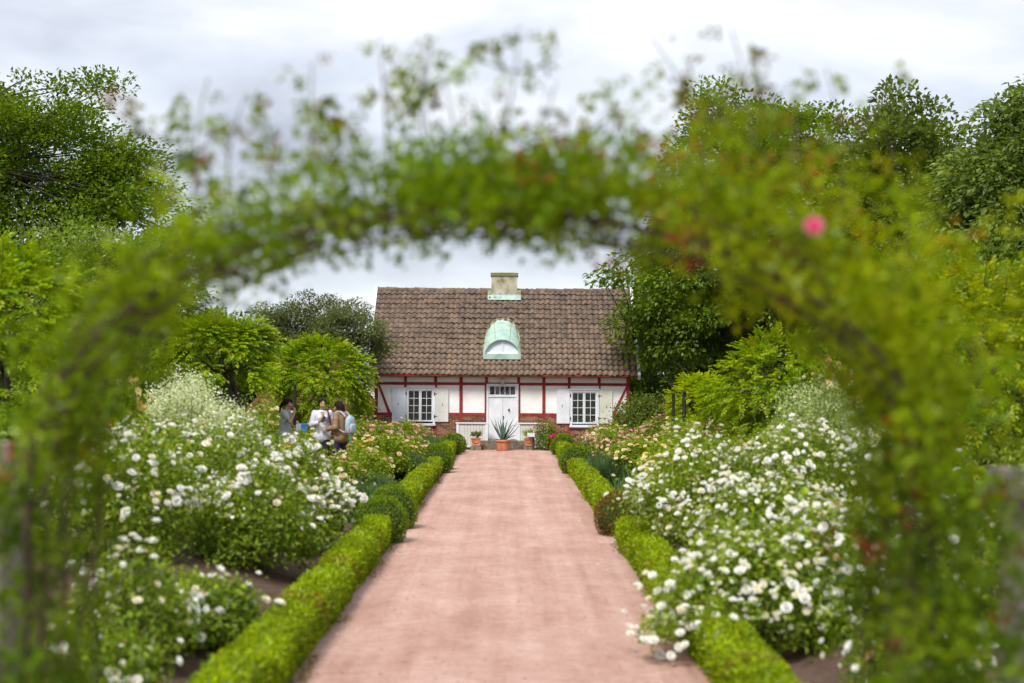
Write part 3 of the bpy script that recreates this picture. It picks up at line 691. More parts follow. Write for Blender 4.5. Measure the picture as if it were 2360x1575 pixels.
for c_ in range(34):
    for r_ in range(int(slen / .3)):
        u0 = .3 * r_; yy = 58.05 + c_ * .225
        prof_ = [(yy + .225 * q / 4, .03 * math.sin(q * 1.57 - .6) + .02) for q in range(5)]
        v = []
        for uu_, lift in ((slen - u0, .05), (slen - u0 - .36, .02)):
            for (y_, h_) in prof_:
                X_ = xr + math.cos(pitch) * uu_ + math.sin(pitch) * (h_ + lift); Z_ = zr - math.sin(pitch) * uu_ + math.cos(pitch) * (h_ + lift)
                v.append(obv(X_, y_, Z_))
        mb.add(v, quads=gridq(2, 5), rnd=mcol.random())
mb.obj('roof_tiles', 'roof_tile', rf, kind='stuff')
for yv in (57.92,):
    v = []
    for yy in (yv, yv + .06):
        v += [obv(xr, yy, zr + .10), obv(xe, yy, ze + .10), obv(xe, yy, ze - .12), obv(xr, yy, zr - .12)]
    MB().add(v, quads=[(0, 1, 2, 3), (7, 6, 5, 4), (0, 4, 5, 1), (1, 5, 6, 2), (2, 6, 7, 3), (3, 7, 4, 0)]).obj('verge_board', 'white_wood', ob)
MB().add([obv(xr, 58.05, zr - .1), obv(xe - .2, 58.05, ze - .0), obv(xe - .2, 58.05, 0), obv(2 * xr - xe + .2, 58.05, 0), obv(2 * xr - xe + .2, 58.05, ze)], tris=[(0, 1, 4), (1, 2, 3), (1, 3, 4)]).box(xe - .25 + 7.2, xe - .2 + 7.2, 58.06 - 61, 65.9 - 61, 0, ze).obj('wall', 'brick', ob)
# ================================================================== vegetation generators
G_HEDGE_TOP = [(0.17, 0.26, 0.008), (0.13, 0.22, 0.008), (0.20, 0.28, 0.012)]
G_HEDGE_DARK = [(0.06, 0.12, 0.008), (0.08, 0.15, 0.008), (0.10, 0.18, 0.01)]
G_ROSE = [(0.065, 0.125, 0.02), (0.10, 0.175, 0.02), (0.045, 0.09, 0.018), (0.15, 0.22, 0.025)]
G_ROSE_L = [(0.13, 0.21, 0.02), (0.17, 0.25, 0.03), (0.09, 0.15, 0.02)]
G_WIST = [(0.10, 0.20, 0.008), (0.16, 0.26, 0.01), (0.06, 0.13, 0.01), (0.20, 0.28, 0.012)]
G_OAK = [(0.06, 0.11, 0.018), (0.09, 0.155, 0.02), (0.05, 0.085, 0.016), (0.115, 0.185, 0.026)]
G_OAK_L = [(0.06, 0.12, 0.012), (0.085, 0.155, 0.014), (0.04, 0.08, 0.012), (0.11, 0.18, 0.018)]
G_GREY = [(0.085, 0.12, 0.04), (0.065, 0.09, 0.03), (0.12, 0.15, 0.06)]
G_PEAR = [(0.08, 0.13, 0.028), (0.06, 0.10, 0.022), (0.11, 0.165, 0.04)]
G_CAT = [(0.07, 0.13, 0.05), (0.10, 0.16, 0.07), (0.05, 0.10, 0.035)]
G_ARCH = [(0.066, 0.15, 0.008), (0.10, 0.20, 0.008), (0.038, 0.09, 0.008), (0.14, 0.24, 0.01)]
G_TIP = [(0.30, 0.09, 0.035), (0.24, 0.13, 0.02), (0.22, 0.06, 0.04)]

def envelope(d, rg_phase, amp):
    a = np.sin(d[:, 0] * 3.1 + rg_phase[0]) * np.sin(d[:, 1] * 2.7 + rg_phase[1]) + np.sin(d[:, 2] * 3.7 + rg_phase[2]) * np.sin(d[:, 0] * 4.3 + rg_phase[3]) + .6 * np.sin(d[:, 0] * 7.1 + rg_phase[4]) * np.sin(d[:, 2] * 6.3 + rg_phase[5])
    return 1 + amp * a

def make_tree(name, label, cat, loc, c, rad, n_cl, cl_r, n_lf, lf, pal, seed, trunk_r=.25, flat=.55, amp=.13, shell=.35, cut=-.55, droop=.12, extra=(), group=None, limb_n=9, wid=.66, trans_clump=1.0):
    """tree > trunk, limbs, crown. c: crown centre above loc, rad: crown radii"""
    rg = np.random.default_rng(seed)
    root = empty(name, loc, 0, label, cat, group)
    c = np.array(c, float); rad = np.array(rad, float)
    d = rdir(n_cl * 3, rg); d = d[d[:, 2] > cut][:n_cl]
    rr = shell + (1 - shell) * rg.random(len(d)) ** .45
    ph = rg.uniform(0, 6.28, 6)
    C = c + d * rad * (rr * envelope(d, ph, amp))[:, None]
    if len(extra): C = np.vstack([C, np.asarray(extra, float)])
    nC = len(C)
    cr_ = cl_r * rg.uniform(.6, 1.35, nC)
    # limbs
    top = c + np.array([0, 0, -rad[2] * .1])
    tk = bez((0, 0, -.2), (c[0] * .2 + .15, c[1] * .2, c[2] * .45), top, 9)
    mb = MB().tube(tk, np.linspace(trunk_r, trunk_r * .35, 9), 9)
    mb.obj('trunk', 'bark', root, smooth=True)
    mb = MB()
    lim = rg.choice(nC, min(limb_n, nC), replace=False); LP = [tk[5:]]
    for i in lim:
        s_ = tk[rg.integers(4, 9)]; e_ = C[i]; m_ = (s_ + e_) / 2 + np.array([0, 0, .12 * np.linalg.norm(e_ - s_)]) + .15 * rg.standard_normal(3)
        p_ = bez(s_, m_, e_, 8); p_[1:-1] += .06 * rg.standard_normal((6, 3)) * np.linalg.norm(e_ - s_) * .3; LP.append(p_)
        mb.tube(p_, np.linspace(trunk_r * .42, trunk_r * .07, 8), 6)
    LPa = np.vstack(LP)
    for i in range(nC):
        if i in lim: continue
        k_ = np.argmin(((LPa - C[i]) ** 2).sum(1) + (LPa[:, 2] > C[i][2]) * .5)
        s_ = LPa[k_]; m_ = (s_ + C[i]) / 2 + .1 * rg.standard_normal(3)
        mb.tube(bez(s_, m_, C[i], 5), np.linspace(trunk_r * .12, trunk_r * .03, 5), 4, cap=False)
    mb.obj('limbs', 'bark', root, smooth=True)
    # leaves
    lf = lf * .84; n_lf = n_lf * 1.8; cnt = np.maximum(8, (n_lf * (cr_ / cl_r) ** 2).astype(int)); idx = np.repeat(np.arange(nC), cnt); n_ = len(idx)
    o_ = rdir(n_, rg) * (rg.random((n_, 1)) ** .45); o_[:, 2] *= flat
    outw = unit(C - c)
    P = C[idx] + o_ * cr_[idx][:, None]
    D = unit(o_ * 1.0 + outw[idx] * .6 + .8 * rdir(n_, rg)); D[:, 2] -= droop * (.5 + rg.random(n_)); D = unit(D)
    Nn = np.array([[0, 0, 1.0]]) + .7 * rdir(n_, rg)
    cc = palette(pal, n_, rg) * (rg.uniform(.74, 1.22, nC))[idx][:, None]
    s_ = lf * rg.uniform(.65, 1.3, n_)
    mb = MB(); add_leaves(mb, P, D, Nn, s_, s_ * wid, cc, fold=.12)
    mb.obj('crown', 'leaf', root)
    return root

def pinnate(mb, P, D, n_pair, length, lw, ll, pal, rg, droop=.7):
    """compound leaves: rachis from P along D, drooping, leaflets both sides"""
    n_ = len(P); D = unit(D); up = np.array([0, 0, 1.0])
    S = unit(np.cross(D, up) + 1e-3)
    Ln = length * rg.uniform(.7, 1.2, n_)
    base = palette(pal, n_, rg, .12)
    for k_ in range(n_pair):
        t = (k_ + .7) / n_pair
        pos = P + D * (Ln * t)[:, None] + np.array([0, 0, -1.0]) * (droop * Ln * t * t)[:, None]
        tan = unit(D + np.array([0, 0, -1.0]) * (2 * droop * t))
        Nn = unit(np.cross(S, tan))
        sz = (1 - .45 * abs(t - .45))
        for sg in (-1, 1):
            dd = unit(tan * .55 + S * sg * .85 + .15 * rg.standard_normal((n_, 3)) - up * .2)
            add_leaves(mb, pos, dd, Nn + .3 * rg.standard_normal((n_, 3)), ll * sz * rg.uniform(.8, 1.15, n_), lw * sz, base * (1 + .08 * rg.standard_normal((n_, 1))), fold=.1)
    pos = P + D * Ln[:, None] - up * (droop * Ln)[:, None]
    add_leaves(mb, pos, unit(D - up * 2 * droop), S + Nn, ll, lw, base, fold=.1)

def wisteria(label, loc, c, rad, n_lf, seed, trunk=True, length=.34, pal=G_WIST, skirt=0.0, group='wisteria trees in the rose beds', stub=()):
    rg = np.random.default_rng(seed)
    root = empty('wisteria_tree', loc, 0, label, 'wisteria', group)
    c = np.array(c, float); rad = np.array(rad, float)
    # clumps on the crown
    ncl = 46; d = rdir(ncl * 3, rg); d = d[d[:, 2] > -.35][:ncl]; ph = rg.uniform(0, 6.28, 6)
    C = c + d * rad * (.72 + .3 * rg.random((ncl, 1))) * envelope(d, ph, .14)[:, None]
    if skirt:
        dk = rdir(40, rg); dk[:, 2] = 0; dk = unit(dk)
        K = c + dk * rad * (.8 + .2 * rg.random((40, 1))); K[:, 2] = rg.uniform(c[2] - skirt, c[2], 40); C = np.vstack([C, K])
    nC = len(C); idx = rg.integers(0, nC, n_lf)
    ow = unit((C - c) * np.array([1, 1, .8]))
    o_ = rdir(n_lf, rg); o_ = unit(o_ + .7 * ow[idx])
    P = C[idx] + o_ * .26 * rad[0] * rg.random((n_lf, 1)) ** .5
    D = unit(o_ + ow[idx] * .8 + np.array([0, 0, .25]) + .3 * rdir(n_lf, rg))
    mb = MB(); pinnate(mb, P, D, 5, length * rg.uniform(.75, 1.0), .044, .09, pal, rg, droop=.34)
    mb.obj('crown', 'leaf', root)
    mb = MB()
    if trunk:
        for q in range(3):
            a = q * 2.1; r0 = .07
            pts = np.array([(r0 * math.cos(a + z * 2.2) * (1 + .3 * z), r0 * math.sin(a + z * 2.2) * (1 + .3 * z), z * c[2]) for z in np.linspace(-.05, 1, 12)]); pts[:, 0] += c[0] * np.linspace(0, 1, 12) ** 2; pts[:, 1] += c[1] * np.linspace(0, 1, 12) ** 2
            mb.tube(pts, np.linspace(.06, .035, 12), 6)
        mb.obj('trunk', 'bark', root, smooth=True); mb = MB()
    for i in rg.choice(nC, 14, replace=False):
        s_ = c * np.array([1, 1, .88]); mb.tube(bez(s_, (s_ + C[i]) / 2 + np.array([0, 0, .15]), C[i], 6), np.linspace(.03, .008, 6), 5)
    for q in range(16):   # long whippy shoots
        i = rg.integers(0, nC); dd = unit(ow[i] + .5 * rdir(1, rg)[0]); p_ = C[i]
        mb.tube(bez(p_, p_ + dd * .5 + np.array([0, 0, .3]), p_ + dd * .9 + np.array([0, 0, .05 * rg.standard_normal()]), 7), np.linspace(.008, .003, 7), 4)
    mb.obj('limbs', 'bark', root, smooth=True)
    return root

# ---- roses
def blossom_mesh(name, r, col_in, col_out, seed, rings=((5, .60, .20), (7, .85, .45), (8, 1.0, .72))):
    rg = np.random.default_rng(seed); mb = MB()
    for (n_, rr, tilt) in rings:
        off = rg.uniform(0, 6.28)
        for q in range(n_):
            a = off + q * 6.283 / n_ + .15 * rg.standard_normal(); d = np.array([math.cos(a), math.sin(a), 0]); sd = np.array([-d[1], d[0], 0])
            wv = r * (.50 + .25 * rr); h = r * (1.05 - .75 * tilt)
            b = np.array([0, 0, -.15 * r]); m_ = d * r * rr * .62 + np.array([0, 0, h * .55]); t = d * r * rr * (.72 + .35 * tilt) + np.array([0, 0, h * (1.0 - .35 * tilt)])
            f = tilt; c = np.array(col_in) * (1 - f) + np.array(col_out) * f; c = c * (1 + .05 * rg.standard_normal())
            mb.add([b, m_ - sd * wv, m_ + sd * wv, t - sd * wv * .6, t + sd * wv * .6], tris=[(0, 2, 1)], quads=[(1, 2, 4, 3)], col=np.clip(c, 0, .9))
    me = mb.mesh(name); me.materials.append(MATS['petal']); return me
W_IN, W_OUT = (.88, .86, .76), (.90, .90, .88)
white_blossoms = [blossom_mesh('blossom', .043, W_IN, W_OUT, 31), blossom_mesh('blossom', .050, (.90, .89, .82), (.90, .90, .89), 32), blossom_mesh('blossom', .037, (.86, .80, .58), (.88, .87, .80), 33)]
def blossom_arrays(me):
    v = np.empty(len(me.vertices) * 3, np.float32); me.vertices.foreach_get('co', v); v = v.reshape(-1, 3)
    c = np.empty(len(me.vertices) * 4, np.float32); me.color_attributes['Col'].data.foreach_get('color', c); c = c.reshape(-1, 4)[:, :3]
    t = [tuple(p.vertices) for p in me.polygons if len(p.vertices) == 3]; q = [tuple(p.vertices) for p in me.polygons if len(p.vertices) == 4]
    return v, np.array(t), np.array(q), c
small_blossom = blossom_arrays(blossom_mesh('blossom', 1.0, (1, 1, 1), (1, 1, 1), 34, rings=((4, .6, .3), (6, 1.0, .85))))
def rot_to(nrm, rg):
    z = nrm / np.linalg.norm(nrm); a = rg.standard_normal(3); x_ = np.cross(a, z); x_ /= np.linalg.norm(x_); return np.stack([x_, np.cross(z, x_), z], 1)

def dome(n_, r, h, rg, low=.12, ph=None, amp=.1):
    """points and outward normals on a lumpy dome"""
    d = rdir(n_, rg); d[:, 2] = np.abs(d[:, 2]); k_ = envelope(d, ph if ph is not None else rg.uniform(0, 6, 6), amp)
    belly = 1 - .28 * (1 - d[:, 2]) ** 3
    P = np.stack([d[:, 0] * r * k_ * belly, d[:, 1] * r * k_ * belly, low + (h - low) * d[:, 2] * k_], 1)
    return P, unit(d * np.array([1, 1, 1.2]))

def bush_foliage(r, h, n_lf, lf, pal, seed, depth=.45, ncl=60, sag=.3, ph=None, wid=.62):
    rg = np.random.default_rng(seed); ph = rg.uniform(0, 6, 6) if ph is None else ph
    mb = MB()
    Cc, Cn = dome(ncl, r, h, rg, ph=ph)
    idx = rg.integers(0, ncl, n_lf)
    sh = 1 - depth * rg.random((n_lf, 1)) ** 1.5
    Pd, Pn = dome(n_lf, r, h, rg, ph=ph)
    P1 = Cc[idx] * np.array([1, 1, 1]) * (1 - .5 * (1 - sh)) + .16 * r * rg.standard_normal((n_lf, 3)) * np.array([1, 1, .8])
    P2 = Pd * sh
    P = np.where(rg.random((n_lf, 1)) < .55, P1, P2); P[:, 2] = np.abs(P[:, 2])
    Nn = np.where(rg.random((n_lf, 1)) < .5, Cn[idx], Pn)
    D = unit(Nn * .7 + rdir(n_lf, rg)); D[:, 2] -= sag; D = unit(D)
    s_ = lf * rg.uniform(.6, 1.25, n_lf)
    cc = palette(pal, n_lf, rg) * rg.uniform(.8, 1.2, ncl)[idx][:, None]
    add_leaves(mb, P, D, Nn + np.array([0, 0, .6]) + .6 * rdir(n_lf, rg), s_, s_ * wid, cc)
    return mb, Cc, Cn, ph
def bush_stems(Cc, n_, rg, r0=.012):
    mb = MB()
    for i in rg.choice(len(Cc), min(n_, len(Cc)), replace=False):
        b = np.array([.12 * rg.standard_normal(), .12 * rg.standard_normal(), -.05]); e_ = Cc[i]
        mb.tube(bez(b, np.array([e_[0] * .35, e_[1] * .35, e_[2] * .75]), e_ * .98, 7), np.linspace(r0, r0 * .4, 7), 5)
    return mb

def big_rose(label, x_, y_, r, h, n_lf, n_bl, seed, lf=.065, face=None, up=.25, scale=1.0, hb=(.25, 1.0), group='white rose bushes', sags=(), pal=None):
    """white rose bush: foliage, stems, every blossom an object of its own (at most 300)"""
    rg = np.random.default_rng(seed)
    root = empty('white_rose_bush', (x_, y_, gzf(x_, y_)), 0, label, 'rose bush', group)
    mb, Cc, Cn, ph = bush_foliage(r, h, n_lf, lf, pal or (G_ROSE + G_ROSE_L[:2]), seed)
    for (ex, ey, ez, er, en) in sags:      # arching sprays that lean out of the bush
        n_ = en; P = np.array([ex, ey, ez]) + rdir(n_, rg) * er * rg.random((n_, 1)) ** .4 * np.array([1, 1, .6]); Dd = unit(rdir(n_, rg) + np.array([0, 0, -.3])); s_ = lf * rg.uniform(.6, 1.2, n_)
        add_leaves(mb, P, Dd, np.array([[0, 0, 1.0]]) + .6 * rdir(n_, rg), s_, s_ * .6, palette(G_ROSE_L, n_, rg))
    mb.obj('foliage', 'leaf', root)
    sm = bush_stems(Cc, 26, rg)
    for (ex, ey, ez, er, en) in sags: sm.tube(bez((0, 0, .1), (ex * .5, ey * .5, max(ez, .3) + .4), (ex, ey, ez), 8), np.linspace(.012, .005, 8), 5)
    sm.obj('stems', 'cane', root)
    # sprays of blossoms
    k_ = 0; tries = 0
    while k_ < n_bl and tries < 4000:
        tries += 1
        if sags and rg.random() < .25:
            s_ = sags[rg.integers(len(sags))]; c_ = np.array(s_[:3]) + rdir(1, rg)[0] * s_[3] * np.array([.9, .9, .5]); nn = unit(np.array([0, -.5, .8]) + .4 * rdir(1, rg)[0])
        else:
            cP, cN = dome(1, r * 1.03, h * 1.03, rg, ph=ph); c_, nn = cP[0], cN[0]
            if c_[2] < hb[0] * h or c_[2] > hb[1] * h * 1.2: continue
            if nn[1] > .45 and rg.random() < .8: continue
        for q in range(int(rg.choice([1, 1, 2, 3, 4, 5, 6]))):
            if k_ >= n_bl: break
            p_ = c_ + .115 * rg.standard_normal(3) * np.array([1, 1, .7]); nrm = unit(nn + .35 * rg.standard_normal(3) + np.array([0, -.15, .25]))
            o = bpy.data.objects.new('blossom', white_blossoms[int(rg.integers(3))]); COL.objects.link(o); o.parent = root
            o.location = p_; o.rotation_euler = Matrix(rot_to(nrm, rg)).to_euler(); sc_v = scale * rg.uniform(.55, 1.2); o.scale = (sc_v,) * 3
            k_ += 1
    bb = MB(); v_, t_, q_, _c = small_blossom; nb = int(n_bl * .8)      # buds, half-open and spent flowers between them
    cP, cN = dome(nb * 3, r * 1.03, h * 1.03, rg, ph=ph); ok = (cP[:, 2] > hb[0] * h) & (cN[:, 1] < .5); cP, cN = cP[ok][:nb], cN[ok][:nb]
    for p_, nn in zip(cP, cN):
        s_ = .024 * rg.uniform(.5, 1.25); spent = rg.random() < .12
        bb.add(p_ + .03 * rg.standard_normal(3) + s_ * v_ @ rot_to(unit(nn + .5 * rg.standard_normal(3)), rg).T, tris=t_, quads=q_, col=palette([(.50, .34, .16), (.60, .46, .26)] if spent else [(.86, .84, .72), (.88, .88, .84), (.72, .74, .48)], 1, rg, .05)[0])
    bb.obj('buds', 'petal', root, kind='stuff')
    return root

BUSH_ME = {}
def bush_variant(kind, v):
    """foliage/stem/blossom meshes shared between the smaller bushes; unit bush r=.65 h=.95"""
    if (kind, v) in BUSH_ME: return BUSH_ME[(kind, v)]
    rg = np.random.default_rng(100 + v * 17 + len(kind))
    pal = {'cream': G_ROSE_L + G_ROSE[:2], 'pink': G_ROSE_L + G_ROSE[:1], 'yellow': G_ROSE_L, 'apricot': G_ROSE_L + G_ROSE[1:2], 'magenta': G_ROSE}[kind]
    mb, Cc, Cn, ph = bush_foliage(.65, .95, 3000, .075, pal, 200 + v * 7 + len(kind), ncl=40)
    n_ = 120                                  # upright young shoots
    P, Nn = dome(n_, .6, .95, rg, ph=ph); P = P[P[:, 2] > .45]; n_ = len(P)
    for q in range(5):
        add_leaves(mb, P + np.array([0, 0, .05 * q]) + .015 * rg.standard_normal((n_, 3)), unit(rdir(n_, rg) + np.array([0, 0, .3])), np.array([[0, 0, 1.0]]), .06, .035, palette(G_ROSE_L, n_, rg))
    fm = mb.mesh('foliage'); fm.materials.append(MATS['leaf'])
    smm = bush_stems(Cc, 12, rg).mesh('stems'); smm.materials.append(MATS['cane'])
    cols = {'cream': [(.80, .66, .38), (.84, .78, .60), (.80, .52, .36)], 'pink': [(.82, .34, .42), (.86, .58, .58), (.84, .68, .58)], 'yellow': [(.82, .66, .26), (.84, .76, .48)], 'apricot': [(.82, .50, .22), (.84, .70, .44), (.82, .78, .62)], 'magenta': [(.75, .04, .26), (.68, .03, .20), (.82, .14, .38)]}[kind]
    bb = MB(); v_, t_, q_, _c = small_blossom
    nb = {'cream': 60, 'pink': 84, 'yellow': 56, 'apricot': 46, 'magenta': 44}[kind]; k_ = 0
    while k_ < nb:
        cP, cN = dome(1, .68, 1.0, rg, ph=ph); c_, nn = cP[0], cN[0]
        if c_[2] < .35: continue
        for q in range(int(rg.integers(1, 4))):
            s_ = (.062 if kind == 'magenta' else .050) * rg.uniform(.7, 1.2); p_ = c_ + .07 * rg.standard_normal(3)
            bb.add(p_ + s_ * v_ @ rot_to(unit(nn + .4 * rg.standard_normal(3) + np.array([0, 0, .4])), rg).T, tris=t_, quads=q_, col=palette(cols, 1, rg, .05)[0]); k_ += 1
    bm = bb.mesh('blossoms'); bm.materials.append(MATS['petal'])
    BUSH_ME[(kind, v)] = (fm, smm, bm); return BUSH_ME[(kind, v)]
def small_rose(kind, v, x_, y_, s_, hs, label, group, rz):
    fm, smm, bm = bush_variant(kind, v)
    root = empty('rose_bush', (x_, y_, gzf(x_, y_) - .02), rz, label, 'rose bush', group)
    for nm, me in (('foliage', fm), ('stems', smm), ('blossoms', bm)):
        o = mobj(nm, me, None, root); o.scale = (s_, s_, hs)
        if nm == 'blossoms': o['kind'] = 'stuff'
    return root

# ================================================================== box hedges and box balls along the path
def hedge(x0, x1, y0, y1, h, dens, lf, label, seed, round_end=False):
    rg = np.random.default_rng(seed)
    root = empty('box_hedge', ((x0 + x1) / 2, (y0 + y1) / 2, 0), 0, label, 'hedge', 'clipped box hedges along the path')
    wx, wy = (x1 - x0) / 2, (y1 - y0) / 2
    ny = max(6, int((y1 - y0) / .18)); yy = np.linspace(-wy, wy, ny)
    b = .05
    prof_ = np.array([(-wx + b, -.02), (-wx + .02, h * .25), (-wx + .01, h * .7), (-wx + b, h - .03), (0, h - .01), (wx - b, h - .03), (wx - .01, h * .7), (wx - .02, h * .25), (wx - b, -.02)]); k_ = len(prof_)
    V = np.zeros((ny, k_, 3)); V[:, :, 0] = prof_[:, 0] * .93; V[:, :, 2] = prof_[:, 1] - .02; V[:, :, 1] = yy[:, None] * .995
    V[:, 1:-1] += .012 * rg.standard_normal((ny, k_ - 2, 3)) * np.array([1, 0, 1])
    mb = MB().add(V.reshape(-1, 3), quads=gridq(ny, k_))
    for e_ in (0, ny - 1): mb.add(np.vstack([V[e_], [[0, V[e_, 0, 1], h * .4]]]), tris=[(k_, i, i + 1) for i in range(k_ - 1)])
    mb.obj('core', 'hedge_core', root, smooth=True)
    mb = MB()
    und = lambda y_, s_: .016 * np.sin(y_ * 1.7 + s_) + .012 * np.sin(y_ * 4.1 + 2 * s_) + .009 * np.sin(y_ * 9.0 + s_ * 3)
    for (area, face) in (((x1 - x0) * (y1 - y0), 't'), (h * (y1 - y0), 'l'), (h * (y1 - y0), 'r'), (h * (x1 - x0), 'f'), (h * (x1 - x0), 'b')):
        n_ = int(area * dens * (1.15 if face == 't' else 1)); 
        if n_ == 0: continue
        a = rg.uniform(-1, 1, n_); q = rg.random(n_); j = .018 * rg.standard_normal(n_)
        if face == 't': P = np.stack([a * wx, rg.uniform(-wy, wy, n_), h + j], 1); P[:, 2] += und(P[:, 1], seed) - .05 * np.abs(a) ** 6; Nn = np.array([0, 0, 1.0])
        elif face in 'lr': sg = -1 if face == 'l' else 1; P = np.stack([sg * wx + j, rg.uniform(-wy, wy, n_), q * h], 1); P[:, 0] += sg * (und(P[:, 1], seed + 5) * .6 - .05 * (1 - q) ** 3 - .03 * q ** 8); P[:, 2] += q * und(P[:, 1], seed); Nn = np.array([sg * 1.0, 0, .2])
        else: sg = -1 if face == 'f' else 1; P = np.stack([a * wx, sg * wy + j, q * h], 1); Nn = np.array([0, sg * 1.0, .2])
        D = unit(Nn * .8 + .9 * rdir(n_, rg) + np.array([0, 0, .25])); s_ = lf * rg.uniform(.6, 1.35, n_)
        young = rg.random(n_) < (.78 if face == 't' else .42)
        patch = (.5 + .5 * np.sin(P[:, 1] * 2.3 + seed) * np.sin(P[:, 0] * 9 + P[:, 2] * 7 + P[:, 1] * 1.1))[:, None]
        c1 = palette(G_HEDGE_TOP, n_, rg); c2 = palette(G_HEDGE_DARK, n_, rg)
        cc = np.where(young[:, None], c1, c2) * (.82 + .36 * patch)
        dry = (np.sin(P[:, 1] * .9 + seed * 2) * np.sin(P[:, 1] * 3.3 + P[:, 2] * 5) > .72) & (rg.random(n_) < .35); cc[dry] = palette([(.16, .11, .03), (.20, .16, .04)], int(dry.sum()), rg)
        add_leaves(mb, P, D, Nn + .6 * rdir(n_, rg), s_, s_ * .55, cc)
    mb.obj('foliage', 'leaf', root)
    return root
ball_cache = {}
def box_ball(x_, y_, r, label, seed, brown=0.0, n_=4200, lf=.034):
    rg = np.random.default_rng(seed)
    root = empty('box_ball', (x_, y_, 0), 0, label, 'box ball', 'clipped box balls along the path')
    d = rdir(n_, rg); d[:, 2] = np.where(d[:, 2] < -.75, -d[:, 2], d[:, 2])
    P = d * (r * (1 + .03 * np.sin(d[:, 0] * 5 + seed) * np.sin(d[:, 2] * 6) + .025 * rg.standard_normal(n_)))[:, None] + np.array([0, 0, r * .72]); P[:, 2] = np.maximum(P[:, 2], 0)
    D = unit(d * .8 + .9 * rdir(n_, rg) + np.array([0, 0, .2])); s_ = lf * rg.uniform(.6, 1.3, n_)
    cc = np.where((rg.random(n_) < .12)[:, None], palette(G_HEDGE_TOP, n_, rg), palette(G_HEDGE_DARK, n_, rg)) * .98
    if brown: cc = np.where((rg.random(n_) < brown * sstep(-.2, .6, d[:, 0] * -.7 + d[:, 2] * .3 + .3))[:, None], palette([(.12, .085, .02), (.16, .11, .02), (.09, .06, .018)], n_, rg), cc)
    mb = MB(); add_leaves(mb, P, D, d + .6 * rdir(n_, rg), s_, s_ * .55, cc); mb.obj('foliage', 'leaf', root)
    pr = [(max(0.001, math.sin(a)) * r * .93, -math.cos(a) * r * .93 + r * .72) for a in np.linspace(.75, math.pi, 9)]
    MB().lathe([(pr[0][0], -.02)] + pr, sides=14).obj('core', 'hedge_core', root, smooth=True)

HW = .38
hedge(-1.72 - HW, -1.72, 5.6, 20.9, .40, 2400, .040, 'long box hedge edging the path below the white roses nearest the arch', 1)
hedge(-1.74 - HW, -1.74, 24.2, 37.3, .42, 1700, .048, 'box hedge edging the path beside the lavender, on the three women\'s side', 2)
hedge(-1.76 - HW, -1.76, 39.8, 47.2, .44, 1100, .06, 'short box hedge near the house, on the three women\'s side', 3)
hedge(1.62, 1.62 + HW, 5.6, 21.2, .40, 2400, .040, 'long box hedge under the overhanging white roses', 4)
hedge(1.62, 1.62 + HW, 23.6, 37.3, .42, 1700, .048, 'box hedge edging the path beside the iris clump', 5)
hedge(1.62, 1.62 + HW, 39.8, 47.2, .44, 1100, .06, 'short box hedge near the house, on the magenta roses\' side', 6)
BX, CX = -1.74 - HW / 2, 1.62 + HW / 2
box_ball(BX + .03, 21.35, .40, 'nearer of the two box balls by the big white roses, women\'s side', 41)
box_ball(BX + .03, 23.4, .41, 'farther of the two box balls by the big white roses, women\'s side', 42)
box_ball(CX - .02, 22.6, .40, 'box ball with browned leaves beside the path', 43, brown=.9)
for i, (bx, sd) in enumerate(((BX, 'women\'s side'), (CX, 'iris side'))):
    box_ball(bx + .02, 37.9, .43, 'nearer box ball of the middle pair along the path, ' + sd, 44 + i, n_=2400, lf=.048)
    box_ball(bx + .02, 39.3, .42, 'farther box ball of the middle pair along the path, ' + sd, 46 + i, n_=2400, lf=.048)
    box_ball(bx + .02, 47.7, .39, 'nearer box ball of the last pair before the terracotta planters, ' + sd, 48 + i, n_=1900, lf=.055)
    box_ball(bx + .10, 49.0, .38, 'last box ball before the terracotta planter, ' + sd, 50 + i, n_=1900, lf=.055)

# ================================================================== white roses near the arch
big_rose('tallest white rose bush, rising in front of the cream-white spray mound', -4.1, 18.6, 1.25, 1.55, 11000, 300, 61, group='white rose bushes, women\'s side')
big_rose('white rose bush leaning over the hedge toward the box balls', -2.95, 19.8, .85, 1.15, 7500, 260, 62, group='white rose bushes, women\'s side', sags=((.55, -.2, .7, .28, 280),))
big_rose('white rose bush with dark leafy foot above bare soil', -3.05, 17.0, .88, 1.12, 8000, 120, 63, group='white rose bushes, women\'s side', hb=(.55, 1))
big_rose('white rose bush deep in the bed beside the arch leg', -4.35, 16.0, .95, 1.40, 7500, 150, 64, group='white rose bushes, women\'s side', hb=(.4, 1))
big_rose('lowest white rose bush, standing by bare soil near the arch', -2.62, 12.6, .46, .66, 3200, 34, 65, lf=.06, scale=1.05, group='white rose bushes, women\'s side', hb=(.5, 1))
big_rose('small white rose bush half behind the arch leg', -3.05, 11.6, .55, .85, 3200, 40, 66, lf=.06, group='white rose bushes, women\'s side', hb=(.3, 1))
big_rose('white rose bush crowded with blossoms behind the browned box ball', 2.75, 19.4, 1.05, 1.50, 9500, 300, 67, group='white rose bushes, iris side', sags=((-.85, -.4, .85, .35, 320), (-.6, -.9, .55, .35, 320)), scale=.84, pal=G_ROSE + G_ROSE_L * 2)
big_rose('tall white rose bush farthest from the path, beside the pale feathery shrub', 4.05, 18.7, 1.25, 1.45, 9000, 260, 68, group='white rose bushes, iris side', scale=.84, pal=G_ROSE + G_ROSE_L * 2)
big_rose('white rose bush between the long hedge and the taller white roses', 3.0, 16.2, .95, 1.15, 7500, 260, 69, group='white rose bushes, iris side', hb=(.3, 1), scale=.84, pal=G_ROSE + G_ROSE_L * 2)
